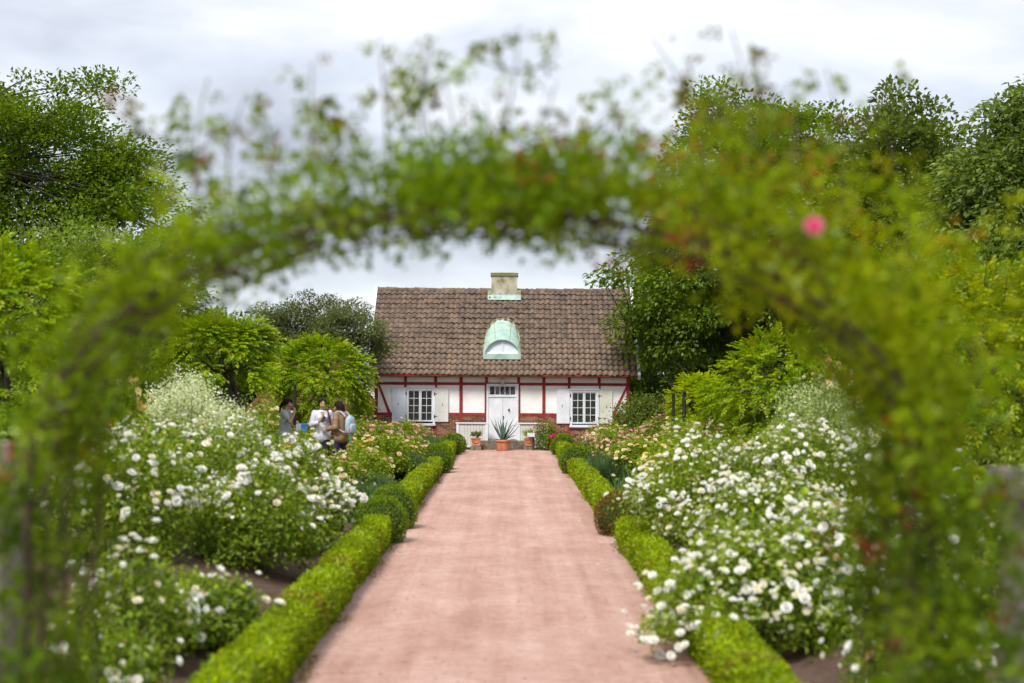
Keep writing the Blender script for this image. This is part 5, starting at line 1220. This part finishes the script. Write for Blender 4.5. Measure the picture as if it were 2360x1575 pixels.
def arch_rose(side, label, seed):
    rg = np.random.default_rng(seed); root = empty('climbing_rose', (AXC + side * AA, 5.25, 0), 0, label, 'climbing rose', 'climbing roses on the arch'); off = np.array([AXC + side * AA, 5.25, 0])
    half = lambda t: t if side < 0 else 1 - t
    # canes twisting up the leg and over the arch
    mb = MB()
    for q in range(6):
        te = rg.uniform(.30, .56); t_ = np.linspace(0.0, te, 40); x_, z_ = hoop(half(t_)); ph1, ph2 = rg.uniform(0, 6.28, 2)
        w1_, w2_ = .07 * np.sin(t_ * 22 + ph1), .30 * np.sin(t_ * 9 + ph2)
        nrmx = np.where(z_ < ZS, side * 1.0, (x_ - AXC) / AA); mb.tube(np.stack([x_ + w1_ * nrmx, 5.25 + w2_, z_ + .06 * np.abs(np.sin(t_ * 16 + ph2)) - .02], 1) - off, np.linspace(.012, .005, 40), 6)
    mb.obj('canes', 'cane', root, smooth=True)
    mb = MB()
    # foliage mantle: sprays on the frame
    nsp = 880 if side < 0 else 1480; t_ = rg.random(nsp) * .53
    x_, z_ = hoop(half(t_)); ang = np.arctan2((z_ - ZS) / (ZA - ZS + 1e-6), (x_ - AXC) / AA)
    leg = z_ < ZS - .05
    nx_ = np.where(leg, side * 1.0, np.cos(ang)); nz_ = np.where(leg, 0.0, np.sin(ang))
    sig = np.where(leg, .115, .048); wide = leg & (rg.random(nsp) < .20)
    shoulder = np.exp(-((t_ - .36) / .09) ** 2)
    sig = sig + (.12 if side > 0 else .02) * shoulder
    rad = rg.standard_normal(nsp) * sig + np.where(leg, .07 if side < 0 else .03, -.01 + (.11 if side > 0 else .01) * shoulder)
    rad = np.where((~leg) & (rad < -.12), -.12 * rg.random(nsp), rad); rad = np.where(leg & (rad < -.26), -.2 * rg.random(nsp), rad)
    rad = np.where((~leg) & (shoulder < .3) & (rad > .075), .075 * rg.random(nsp), rad)
    rad = np.where(wide, rg.uniform(.08, .5, nsp), rad)
    SP = np.stack([x_ + nx_ * rad, 5.16 + .38 * rg.standard_normal(nsp).clip(-1.6, 1.6), z_ + nz_ * rad + .05 * rg.standard_normal(nsp)], 1); SP[:, 2] = np.maximum(SP[:, 2], .06)
    ow = np.stack([nx_, np.zeros(nsp), nz_ + .2], 1)
    k_ = 17; idx = np.repeat(np.arange(nsp), k_); n_ = len(idx)
    P = SP[idx] + rdir(n_, rg) * .10 * rg.random((n_, 1)) ** .5
    D = unit(ow[idx] * .5 * (rad[idx] > 0)[:, None] + rdir(n_, rg) + np.array([0, 0, -.1])); s_ = .043 * rg.uniform(.6, 1.25, n_)
    spc = palette(G_ARCH, nsp, rg); tip = (rg.random(nsp) < (.035 if side > 0 else .010)); spc[tip] = palette(G_TIP, int(tip.sum()), rg) * .8
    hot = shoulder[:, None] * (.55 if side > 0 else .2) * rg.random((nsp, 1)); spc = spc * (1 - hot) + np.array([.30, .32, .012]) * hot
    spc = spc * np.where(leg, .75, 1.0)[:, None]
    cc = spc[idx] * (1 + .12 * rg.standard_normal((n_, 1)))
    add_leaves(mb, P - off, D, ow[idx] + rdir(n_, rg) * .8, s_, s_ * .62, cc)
    # shoots standing up above the arch
    st_ = MB()
    tops = [(430, 235, 420), (470, 300, 470), (515, 180, 520), (560, 250, 560), (700, 170, 720), (655, 330, 640), (760, 240, 800), (870, 105, 900), (905, 170, 930), (840, 260, 870), (1000, 115, 1010), (960, 200, 960), (1040, 190, 1060), (1140, 115, 1100), (1100, 240, 1090), (1190, 250, 1180)] if side < 0 else \
           [(1330, 185, 1340), (1320, 260, 1330), (1450, 250, 1400), (1500, 105, 1590), (1575, 150, 1620), (1700, 90, 1690), (1690, 200, 1680), (1400, 330, 1400), (1270, 320, 1260), (1640, 270, 1600), (1820, 260, 1830), (1930, 190, 1900), (2050, 300, 1990), (1760, 300, 1750)]
    for (px, py, bx) in tops:
        yv = rg.uniform(4.95, 5.45); e_ = np.array(at(px, py, yv)); xb = at(bx, 450, yv).x
        zb_ = ZS + (ZA - ZS) * math.sqrt(max(0.05, 1 - ((xb - AXC) / AA) ** 2)) - .05; b_ = np.array([xb, yv, zb_])
        ln = np.linalg.norm(e_ - b_); e_ = e_ + rg.standard_normal(3) * np.array([.04, .05, .02]) + np.array([0, 0, .03])
        c_ = bez(b_, (b_ + e_) / 2 + rg.standard_normal(3) * np.array([.12, .08, .05]), e_, 9); tw_ = [(c_, .006)]
        for q in range(int(rg.integers(1, 4))):          # side twigs, bending off at odd angles
            s0 = c_[int(rg.integers(2, 7))]; az = rg.uniform(0, 6.28); tl = ln * rg.uniform(.2, .5)
            ee = s0 + tl * np.array([math.cos(az), .5 * math.sin(az), rg.uniform(.1, .9)]); tw_.append((bez(s0, (s0 + ee) / 2 + np.array([0, 0, -.03]) + .03 * rg.standard_normal(3), ee, 6), .004))
        for (tc, r0) in tw_:
            kt = len(tc); st_.tube(tc - off, np.linspace(r0, .002, kt), 5); tl = np.linalg.norm(tc[-1] - tc[0])
            m_ = int(2 + tl * 12 * rg.uniform(.5, 1.2)); tq_ = np.sort(rg.uniform(.38 if r0 > .005 else .2, 1.0, m_) ** rg.uniform(.6, 1.1)); pi = np.stack([np.interp(tq_, np.linspace(0, 1, kt), tc[:, i]) for i in range(3)], 1)
            for (j_, pp) in enumerate(pi):
                az = rg.uniform(0, 6.28); dd = np.array([math.cos(az), .5 * math.sin(az), rg.uniform(-.5, .5)]); dd /= np.linalg.norm(dd); ll = rg.uniform(.05, .13) * (1.15 - .4 * tq_[j_])
                f = (.7 if rg.random() < .35 else .2) * tq_[j_]; basec = palette(G_ARCH, 1, rg)[0] * (1 - f) + palette(G_TIP, 1, rg)[0] * .6 * f
                nl = int(rg.choice([3, 5, 5])); fr_ = (.45, .45, .75, .75, 1.0)[5 - nl:]; side_ = unit(np.cross(dd, np.array([0, 1.0, .2]))); sg_ = (1, -1, 1, -1, 0)[5 - nl:]
                lp = np.stack([pp + dd * ll * a for a in fr_]); ld = np.stack([dd * .6 + side_ * q for q in sg_]) + .2 * rg.standard_normal((nl, 3)); sz = .044 * rg.uniform(.5, 1.25)
                add_leaves(mb, lp - off, ld, np.array([[0, -.5, .7]]) + .7 * rdir(nl, rg), sz, sz * .62, np.tile(basec, (nl, 1)))
    st_.obj('shoots', 'cane', root); mb.obj('foliage', 'leaf', root)
    return root, off
arch_rose(-1, 'climbing rose covering the arch leg and half the top, women\'s side', 701)
rr_, off = arch_rose(1, 'climbing rose with one pink blossom, covering the arch shoulder and leg', 702)
pink = blossom_mesh('blossom', .027, (.85, .16, .34), (.86, .32, .48), 77); p_ = at(1875, 523, 4.2)
o = mobj('blossom', pink, None, rr_); o.location = np.array(p_) - off; o.rotation_euler = (R(75), 0, 0)
o = MB().tube([np.array(p_) - off + np.array([0, .02, 0]), np.array(p_) - off + np.array([.06, .75, -.06])], .005, 5).obj('blossom_stalk', 'cane', rr_)

# ================================================================== people
def capsule(mb, p0, p1, r0, r1, flat=None, f=1.0, sides=12):
    p0 = np.array(p0, float); p1 = np.array(p1, float); d = p1 - p0; ln = np.linalg.norm(d)
    d = d / ln if ln > 1e-6 else np.array([0, 0, 1.0])
    a = np.array([1.0, 0, 0]) if abs(d[0]) < .8 else np.array([0, 1.0, 0]); u = np.cross(d, a); u /= np.linalg.norm(u); w_ = np.cross(d, u)
    rings = [(p0 - d * r0 * math.cos(q), r0 * math.sin(q)) for q in np.linspace(.12, math.pi / 2, 5)] + [(p1 + d * r1 * math.sin(q), r1 * math.cos(q)) for q in np.linspace(0, math.pi / 2 - .12, 5)]
    an = np.linspace(0, 2 * np.pi, sides, endpoint=False); V = []
    for (c_, r_) in rings: V.append(c_ + r_ * (np.cos(an)[:, None] * u + np.sin(an)[:, None] * w_))
    V = np.array(V)
    if flat is not None:
        fl = np.array(flat, float); fl /= np.linalg.norm(fl); mid_ = (p0 + p1) / 2; V = V + ((V - mid_) @ fl)[..., None] * fl * (f - 1)
    k_ = len(rings); V = V.reshape(-1, 3)
    i = np.arange(k_ - 1)[:, None] * sides; j_ = np.arange(sides)[None, :]; j2 = (j_ + 1) % sides
    q = np.stack([i + j_, i + j2, i + sides + j2, i + sides + j_], -1).reshape(-1, 4)
    b = len(V); V = np.vstack([V, rings[0][0], rings[-1][0]]); jj = np.arange(sides)
    t = np.vstack([np.stack([np.full(sides, b), (jj + 1) % sides, jj], 1), np.stack([np.full(sides, b + 1), (k_ - 1) * sides + jj, (k_ - 1) * sides + (jj + 1) % sides], 1)])
    mb.add(V, tris=t, quads=q)
def blob(name, caps, mat, parent, voxel=.007, smooth=3):
    mb = MB()
    for c_ in caps: capsule(mb, *c_)
    o = mb.obj(name, mat, parent, smooth=True)
    m_ = o.modifiers.new('remesh', 'REMESH'); m_.mode = 'VOXEL'; m_.voxel_size = voxel; m_.use_smooth_shade = True
    s_ = o.modifiers.new('smooth', 'SMOOTH'); s_.iterations = smooth; s_.factor = .5
    return o
V3 = lambda *a: np.array(a, float)
def hand(caps, wr, d, nrm, curl, thumb):
    """palm, four fingers of unequal length with two bends, thumb from the side of the palm. nrm: back-of-hand normal"""
    d = d / np.linalg.norm(d); nrm = nrm - d * (nrm @ d); nrm /= np.linalg.norm(nrm); s_ = np.cross(d, nrm) * thumb
    pc = wr + d * .085
    caps.append((wr, wr + d * .03, .024, .028, nrm, .7)); caps.append((wr + d * .03 + s_ * .012, pc + s_ * .016, .026, .024, nrm, .6)); caps.append((wr + d * .03 - s_ * .012, pc - s_ * .018, .025, .022, nrm, .6))
    for o_, ln in ((.030, .064), (.010, .074), (-.011, .068), (-.031, .052)):
        b = pc + s_ * o_; a1 = curl * .8; d1 = d * math.cos(a1) - nrm * math.sin(a1); a2 = curl * 1.8; d2 = d * math.cos(a2) - nrm * math.sin(a2)
        m_ = b + d1 * ln * .5; caps.append((b, m_, .0098, .0092)); caps.append((m_, m_ + d2 * ln * .5, .0092, .0080))
    b = wr + d * .03 + s_ * .032; t1 = d * .6 + s_ * .75 - nrm * .2; t1 /= np.linalg.norm(t1); m_ = b + t1 * .036; t2 = d * .95 + s_ * .1 - nrm * .4; t2 /= np.linalg.norm(t2)
    caps.append((b, m_, .0125, .011)); caps.append((m_, m_ + t2 * .032, .0105, .009))
def arm(caps, sh, el, wr, hd, nrm, curl, thumb, k=1.0):
    caps.append((sh, el, .046 * k, .036 * k)); caps.append((el, wr, .036 * k, .025 * k)); hand(caps, wr, np.array(hd, float), np.array(nrm, float), curl, thumb)
def person(label, loc, rz, head, armL, armR, lean=0.0, hgt=1.0, stride=.06):
    """figure facing local -Y; armL/armR: (elbow, wrist, hand dir, hand normal, curl); head: (yaw, pitch)"""
    root = empty('person', loc, rz, label, 'person', 'women looking at the roses'); root.scale = (hgt,) * 3
    caps = []
    ln = lambda z_: V3(0, -math.sin(lean) * max(0, z_ - .9), 0)
    sp = [(.90, .135, 1), (1.02, .115, 1), (1.18, .128, 1), (1.30, .118, 1)]
    caps += [(V3(-.06, 0, .88), V3(.06, 0, .88), .115, .115, (0, 1, 0), .85), (V3(0, 0, .90) + ln(.9), V3(0, 0, 1.05) + ln(1.05), .125, .108, (0, 1, 0), .78), (V3(0, 0, 1.05) + ln(1.05), V3(0, 0, 1.24) + ln(1.24), .112, .132, (0, 1, 0), .78),
             (V3(-.135, .01, 1.325) + ln(1.32), V3(.135, .01, 1.325) + ln(1.32), .052, .052), (V3(-.08, 0, 1.27) + ln(1.27), V3(.08, 0, 1.27) + ln(1.27), .085, .085, (0, 1, 0), .85), (V3(0, .008, 1.32) + ln(1.32), V3(0, -.005, 1.42) + ln(1.42), .052, .046)]
    for s_ in (-1, 1): caps.append((V3(s_ * .062, -.085, 1.22) + ln(1.22), V3(s_ * .06, -.08, 1.20) + ln(1.2), .05, .05))
    for s_ in (-1, 1):
        hip = V3(s_ * .085, 0, .87); kn = V3(s_ * .085, -.02 - stride * s_, .47); an = V3(s_ * .085, .02 - stride * s_ * .6, .075)
        caps += [(hip, kn, .085, .055), (kn, an, .054, .036), (an + V3(0, 0, -.02), an + V3(s_ * .015, -.13, -.042), .036, .028, (0, 0, 1), .8), (an + V3(0, .03, -.03), an + V3(0, 0, -.03), .032, .034)]
    arm(caps, V3(.165, .01, 1.315) + ln(1.31), np.array(armL[0]), np.array(armL[1]), armL[2], armL[3], armL[4], -1); arm(caps, V3(-.165, .01, 1.315) + ln(1.31), np.array(armR[0]), np.array(armR[1]), armR[2], armR[3], armR[4], 1)
    # head
    hc = V3(0, -.015, 1.50) + ln(1.5); Rh = np.array((Matrix.Rotation(head[0], 3, 'Z') @ Matrix.Rotation(head[1], 3, 'X'))); hp = lambda *a: hc + Rh @ np.array(a, float)
    caps += [(hp(0, .012, .025), hp(0, .012, .012), .088, .086, Rh @ V3(1, 0, 0), .86), (hp(0, -.03, -.02), hp(0, -.04, -.055), .070, .045, Rh @ V3(1, 0, 0), .86), (hp(0, -.062, -.078), hp(0, -.058, -.07), .026, .03),
             (hp(0, -.088, .012), hp(0, -.108, -.022), .010, .014), (hp(-.075, .012, -.005), hp(-.078, .018, -.03), .016, .012, Rh @ V3(1, 0, 0), .5), (hp(.075, .012, -.005), hp(.078, .018, -.03), .016, .012, Rh @ V3(1, 0, 0), .5), (hp(-.04, -.072, -.02), hp(-.035, -.072, -.02), .022, .022), (hp(.04, -.072, -.02), hp(.035, -.072, -.02), .022, .022)]
    body = blob('body', caps, 'skin', root, .008)
    for s_ in (-1, 1):
        MB().lathe([(.001, -.006), (.011, -.003), (.013, .001), (.008, .005), (.001, .006)], hp(s_ * .031, -.083, .012), 8).obj('eye', 'dark_plastic', root, smooth=True)
        MB().tube([hp(s_ * .014, -.094, .034), hp(s_ * .032, -.09, .04), hp(s_ * .05, -.078, .034)], .004, 5).obj('eyebrow', 'dark_hair', root)
    MB().tube([hp(-.024, -.086, -.050), hp(0, -.096, -.053), hp(.024, -.086, -.050)], np.array([.003, .007, .003]), 6).obj('mouth', 'lip', root)
    return root, hp, ln, Rh
def sleeve(a, b, ra, rb): return (np.array(a), np.array(b), ra, rb)
GP = lambda px, Y: (at(px, 884, Y).x, Y, gzf(at(px, 884, Y).x, Y))

# woman in grey, seen from the side, hand at her face
YP = 31.0
lg = GP(656, YP + .2)
rzA = R(82)
elA, wrA = (-.20, -.20, 1.10), (-.08, -.26, 1.33)
elB, wrB = (.22, -.02, 1.06), (.12, -.22, .98)
pA, hpA, lnA, RhA = person('woman in grey T-shirt with dark ponytail, one hand raised to her face', lg, rzA, (0, .20), (elB, wrB, (-.3, -.9, -.05), (0, 0, 1), .5), (elA, wrA, (.45, .25, .85), (-.2, -.9, .2), 1.0), lean=.12, hgt=1.0)
blob('t_shirt', [(V3(-.07, 0, .82), V3(.07, 0, .82), .142, .142, (0, 1, 0), .95), (V3(0, -.005, .84), V3(0, -.02, 1.05), .160, .140, (0, 1, 0), .92), (V3(0, -.02, 1.05), V3(0, -.035, 1.24), .140, .150, (0, 1, 0), .88), (V3(-.13, -.035, 1.315), V3(.13, -.035, 1.315), .062, .062), (V3(-.08, -.035, 1.27), V3(.08, -.035, 1.27), .097, .097, (0, 1, 0), .87),
                 (V3(.062, -.115, 1.215), V3(.06, -.11, 1.20), .058, .058), (V3(-.062, -.115, 1.215), V3(-.06, -.11, 1.20), .058, .058), sleeve((-.165, -.035, 1.315), (-.19, -.13, 1.19), .062, .060), sleeve((.165, -.035, 1.315), (.20, -.03, 1.17), .062, .060)], 'grey_cotton', pA)
blob('trousers', [(V3(-.06, 0, .80), V3(.06, 0, .80), .120, .120, (0, 1, 0), .86)] + [c_ for s_ in (-1, 1) for c_ in ((V3(s_ * .085, 0, .85), V3(s_ * .085, -.02 - .06 * s_, .47), .098, .068), (V3(s_ * .085, -.02 - .06 * s_, .47), V3(s_ * .085, .02 - .036 * s_, .12), .066, .055))], 'plum_leather', pA, .010)
hairA = [(hpA(0, .028, .035), hpA(0, .03, .02), .094, .094, RhA @ V3(1, 0, 0), .88), (hpA(0, -.03, .068), hpA(0, .02, .07), .055, .07), (hpA(-.068, .0, .03), hpA(-.066, .03, -.02), .022, .02), (hpA(.068, .0, .03), hpA(.066, .03, -.02), .022, .02), (hpA(0, .105, .02), hpA(0, .135, -.01), .034, .036), (hpA(0, .135, -.01), hpA(0, .16, -.13), .038, .030), (hpA(0, .16, -.13), hpA(0, .15, -.23), .030, .010)]
blob('hair', hairA, 'dark_hair', pA, .009)
# woman in white, facing the camera, looking at her phone
lw = GP(743, YP)
pB, hpB, lnB, RhB = person('woman in loose white blouse and black trousers looking down at a phone', lw, R(12), (R(10), .22), ((.24, .06, 1.08), (.20, -.06, .86), (-.1, -.15, -1), (1, 0, 0), .4), ((-.23, -.05, 1.06), (-.075, -.235, 1.13), (.6, -.25, .45), (-.2, -.8, -.4), .7), lean=.03)
blob('blouse', [(V3(-.075, 0, .80), V3(.075, 0, .80), .140, .140, (0, 1, 0), .92), (V3(0, 0, .82), V3(0, 0, 1.05), .165, .148, (0, 1, 0), .86), (V3(0, 0, 1.05), V3(0, -.01, 1.24), .148, .152, (0, 1, 0), .84), (V3(-.135, 0, 1.315), V3(.135, 0, 1.315), .062, .062), (V3(-.09, -.01, 1.27), V3(.09, -.01, 1.27), .096, .096, (0, 1, 0), .88),
                (V3(.062, -.095, 1.215), V3(.06, -.09, 1.20), .060, .060), (V3(-.062, -.095, 1.215), V3(-.06, -.09, 1.20), .060, .060),
                sleeve((.165, .01, 1.315), (.24, .06, 1.08), .064, .066), sleeve((.24, .06, 1.08), (.205, -.045, .90), .062, .052), sleeve((-.165, .01, 1.315), (-.23, -.05, 1.06), .064, .066), sleeve((-.23, -.05, 1.06), (-.115, -.19, 1.10), .062, .050)], 'white_cotton', pB)
MB().add([hp_ for hp_ in [(-.045, -.118, 1.335), (.045, -.118, 1.335), (0, -.168, 1.19), (0, -.05, 1.37)]], tris=[(0, 1, 2), (0, 3, 1)]).obj('neckline', 'skin', pB)
blob('trousers', [(V3(-.06, 0, .80), V3(.06, 0, .80), .120, .120, (0, 1, 0), .86)] + [c_ for s_ in (-1, 1) for c_ in ((V3(s_ * .085, 0, .85), V3(s_ * .085, -.02 - .06 * s_, .47), .100, .070), (V3(s_ * .085, -.02 - .06 * s_, .47), V3(s_ * .085, .02 - .036 * s_, .10), .068, .052))], 'black_cotton', pB, .010)
blob('hair', [(hpB(0, .030, .040), hpB(0, .032, .02), .093, .093, RhB @ V3(1, 0, 0), .88), (hpB(-.04, -.025, .078), hpB(-.03, .03, .08), .035, .05), (hpB(.04, -.025, .078), hpB(.03, .03, .08), .035, .05), (hpB(-.072, -.015, .03), hpB(-.07, .01, -.03), .018, .016), (hpB(.072, -.015, .03), hpB(.07, .01, -.03), .018, .016), (hpB(0, .09, -.02), hpB(0, .09, -.09), .05, .03)], 'dark_hair', pB, .009)
# woman in tan jacket, turned to her friend
lt = GP(787, YP - .15)
pC, hpC, lnC, RhC = person('woman in tan quilted jacket and navy trousers, seen from behind and aside', lt, R(-118), (R(4), .22), ((.25, .02, 1.06), (.22, -.22, 1.02), (-.1, -1, -.1), (.2, 0, 1), .35), ((-.25, -.02, 1.05), (-.20, -.26, .97), (.05, -1, -.15), (0, .1, 1), .45), lean=.10, hgt=.985)
qj = []
for i in range(7):          # quilted rolls
    z_ = .80 + .085 * i; wv = .150 - .006 * abs(i - 2) + (.008 if i > 4 else 0); yy = lnC(z_)[1]
    qj.append((V3(-.055, yy, z_), V3(.055, yy, z_), wv - .025, wv - .025, (0, 1, 0), .92))
qj += [(V3(-.06, 0, .82), V3(.06, 0, .82), .128, .128, (0, 1, 0), 1.0), (V3(0, 0, .86), V3(0, -.02, 1.24), .158, .155, (0, 1, 0), .95), (V3(-.14, -.03, 1.32), V3(.14, -.03, 1.32), .070, .070), (V3(-.085, -.03, 1.27), V3(.085, -.03, 1.27), .104, .104, (0, 1, 0), .9), (V3(-.06, .03, 1.38), V3(.06, .03, 1.38), .045, .045), (V3(0, .075, 1.33), V3(0, .09, 1.30), .075, .07)]
for (sh, el, wr) in ((V3(.165, -.03, 1.315), V3(.25, .02, 1.06), V3(.22, -.20, 1.02)), (V3(-.165, -.03, 1.315), V3(-.25, -.02, 1.05), V3(-.20, -.24, .975))):
    qj += [(sh, el, .070, .066), (el, wr, .064, .048)]
    for f_ in (.3, .62, .95): qj.append((sh + (el - sh) * f_, sh + (el - sh) * (f_ + .08), .077 - .006 * f_, .077 - .006 * f_))
    for f_ in (.35, .75): qj.append((el + (wr - el) * f_, el + (wr - el) * (f_ + .1), .066 - .008 * f_, .064 - .008 * f_))
blob('jacket', qj, 'tan_nylon', pC, .0075, 2)
blob('trousers', [(V3(-.06, 0, .80), V3(.06, 0, .80), .120, .120, (0, 1, 0), .86)] + [c_ for s_ in (-1, 1) for c_ in ((V3(s_ * .085, 0, .85), V3(s_ * .085, -.02 - .06 * s_, .47), .098, .066), (V3(s_ * .085, -.02 - .06 * s_, .47), V3(s_ * .085, .02 - .036 * s_, .10), .064, .048))], 'navy_cotton', pC, .010)
blob('hair', [(hpC(0, .026, .036), hpC(0, .03, .02), .099, .099, RhC @ V3(1, 0, 0), .92), (hpC(0, -.03, .078), hpC(0, .02, .075), .055, .07), (hpC(-.07, .0, .03), hpC(-.078, .02, -.10), .03, .028), (hpC(.07, .0, .03), hpC(.078, .02, -.10), .03, .028), (hpC(0, .07, .0), hpC(0, .075, -.10), .075, .07, RhC @ V3(1, 0, 0), 1.15)], 'dark_hair', pC, .009)

def held(parent, p): return parent.matrix_basis @ Vector(p)
for o_ in (pA, pB, pC): o_.matrix_basis = Matrix.LocRotScale(o_.location, o_.rotation_euler, o_.scale)
# booklet in the grey woman's hand
bk_ = empty('booklet', held(pA, (.06, -.36, .985)), .1, 'blue and white booklet held by the woman in grey', 'booklet')
o = MB().add([(-.11, -.10, 0), (0, -.10, .015), (0, .10, .015), (-.11, .10, 0), (-.11, -.10, .012), (0, -.10, .027), (0, .10, .027), (-.11, .10, .012)], quads=[(0, 3, 2, 1), (4, 5, 6, 7), (0, 1, 5, 4), (2, 3, 7, 6), (3, 0, 4, 7), (1, 2, 6, 5)]).obj('page', 'paper', bk_)
o.rotation_euler = (R(50), 0, 0)
o = MB().add([(0.001, -.11, .012), (.13, -.11, 0), (.13, .11, 0), (0.001, .11, .012), (0.001, -.11, .026), (.13, -.11, .014), (.13, .11, .014), (.001, .11, .026)], quads=[(0, 3, 2, 1), (4, 5, 6, 7), (0, 1, 5, 4), (2, 3, 7, 6), (3, 0, 4, 7), (1, 2, 6, 5)]).obj('cover', 'blue_print', bk_)
o.rotation_euler = (R(50), 0, 0)
ph_ = MB().box(-.036, .036, -.005, .005, -.07, .07).obj('phone', 'dark_plastic', label='dark phone in the hand of the woman in white', cat='phone'); ph_.location = held(pB, (.01, -.285, 1.195)); ph_.rotation_euler = (R(-35), R(35), R(15))
# shoulder bag of the woman in white
bg_ = empty('shoulder_bag', held(pB, (0, 0, 0)), R(12), 'plum shoulder bag on the woman in white', 'bag')
MB().tube(bez((.10, -.10, 1.395), (.13, -.20, 1.25), (.20, -.13, 1.02), 9), .017, 6).obj('strap', 'plum_leather', bg_); MB().tube(bez((.10, -.10, 1.395), (.12, .02, 1.42), (.15, .13, 1.30), 7), .017, 6).obj('strap', 'plum_leather', bg_); MB().tube(bez((.15, .13, 1.30), (.23, .16, 1.15), (.24, .12, 1.0), 7), .017, 6).obj('strap', 'plum_leather', bg_)
v = MB().box(.19, .29, -.14, .12, .76, 1.02); v.v[0] = v.v[0] * np.array([1, 1, 1]); v.obj('body', 'plum_leather', bg_)
# sunglasses hooked in her neckline
sgl = empty('sunglasses', held(pB, (.01, -.178, 1.185)), R(12), 'dark sunglasses hooked on the white blouse', 'sunglasses')
for s_ in (-1, 1): MB().lathe([(.001, -.004), (.022, -.003), (.024, .0), (.022, .003), (.001, .004)], (0, 0, 0), 10).obj('lens', 'plum_leather', sgl).matrix_basis = Matrix.Translation((0, 0, -.028 * s_)) @ Matrix.Rotation(R(90), 4, 'X')
MB().tube([(0, 0, .05), (.004, -.01, .10)], .004, 5).obj('temple', 'plum_leather', sgl)
# backpack
bp_ = empty('backpack', held(pC, (0, 0, 0)), R(-118), 'small turquoise and pink patterned backpack on the tan jacket', 'backpack')
def pk(c_, hx_, hy_, hz_, nm, mat):
    V = []; 
    for z_, k_ in ((-1, .78), (-.8, .97), (0, 1.0), (.6, .95), (.9, .75), (1, .45)):
        a = np.linspace(0, 2 * np.pi, 16, endpoint=False); V.append(np.stack([c_[0] + hx_ * k_ * np.sign(np.cos(a)) * np.abs(np.cos(a)) ** .6, c_[1] + hy_ * k_ * np.sign(np.sin(a)) * np.abs(np.sin(a)) ** .6, np.full(16, c_[2] + hz_ * z_)], 1))
    V = np.array(V).reshape(-1, 3); i = np.arange(5)[:, None] * 16; j_ = np.arange(16)[None]; q = np.stack([i + j_, i + (j_ + 1) % 16, i + 16 + (j_ + 1) % 16, i + 16 + j_], -1).reshape(-1, 4); b = len(V); V = np.vstack([V, V[:16].mean(0), V[-16:].mean(0)]); jj = np.arange(16)
    return MB().add(V, tris=np.vstack([np.stack([np.full(16, b), (jj + 1) % 16, jj], 1), np.stack([np.full(16, b + 1), 80 + jj, 80 + (jj + 1) % 16], 1)]), quads=q).obj(nm, mat, bp_, smooth=True)
pk((0, .235, 1.09), .135, .07, .19, 'main_compartment', 'patterned_fabric'); pk((0, .305, 1.02), .105, .035, .10, 'front_pocket', 'patterned_fabric'); pk((0, .235, 1.265), .06, .045, .035, 'top_flap', 'turquoise_fabric')
for s_ in (-1, 1):
    MB().tube(bez((s_ * .09, .17, 1.27), (s_ * .12, .0, 1.50), (s_ * .115, -.16, 1.27), 9), .016, 6).obj('strap', 'patterned_fabric', bp_); MB().tube(bez((s_ * .115, -.16, 1.27), (s_ * .20, -.05, 1.0), (s_ * .13, .19, .94), 9), .013, 6).obj('strap', 'patterned_fabric', bp_)
MB().tube([(-.135, .16, .98), (-.17, .13, .80), (-.165, .12, .66)], .014, 5).obj('loose_strap', 'turquoise_fabric', bp_)
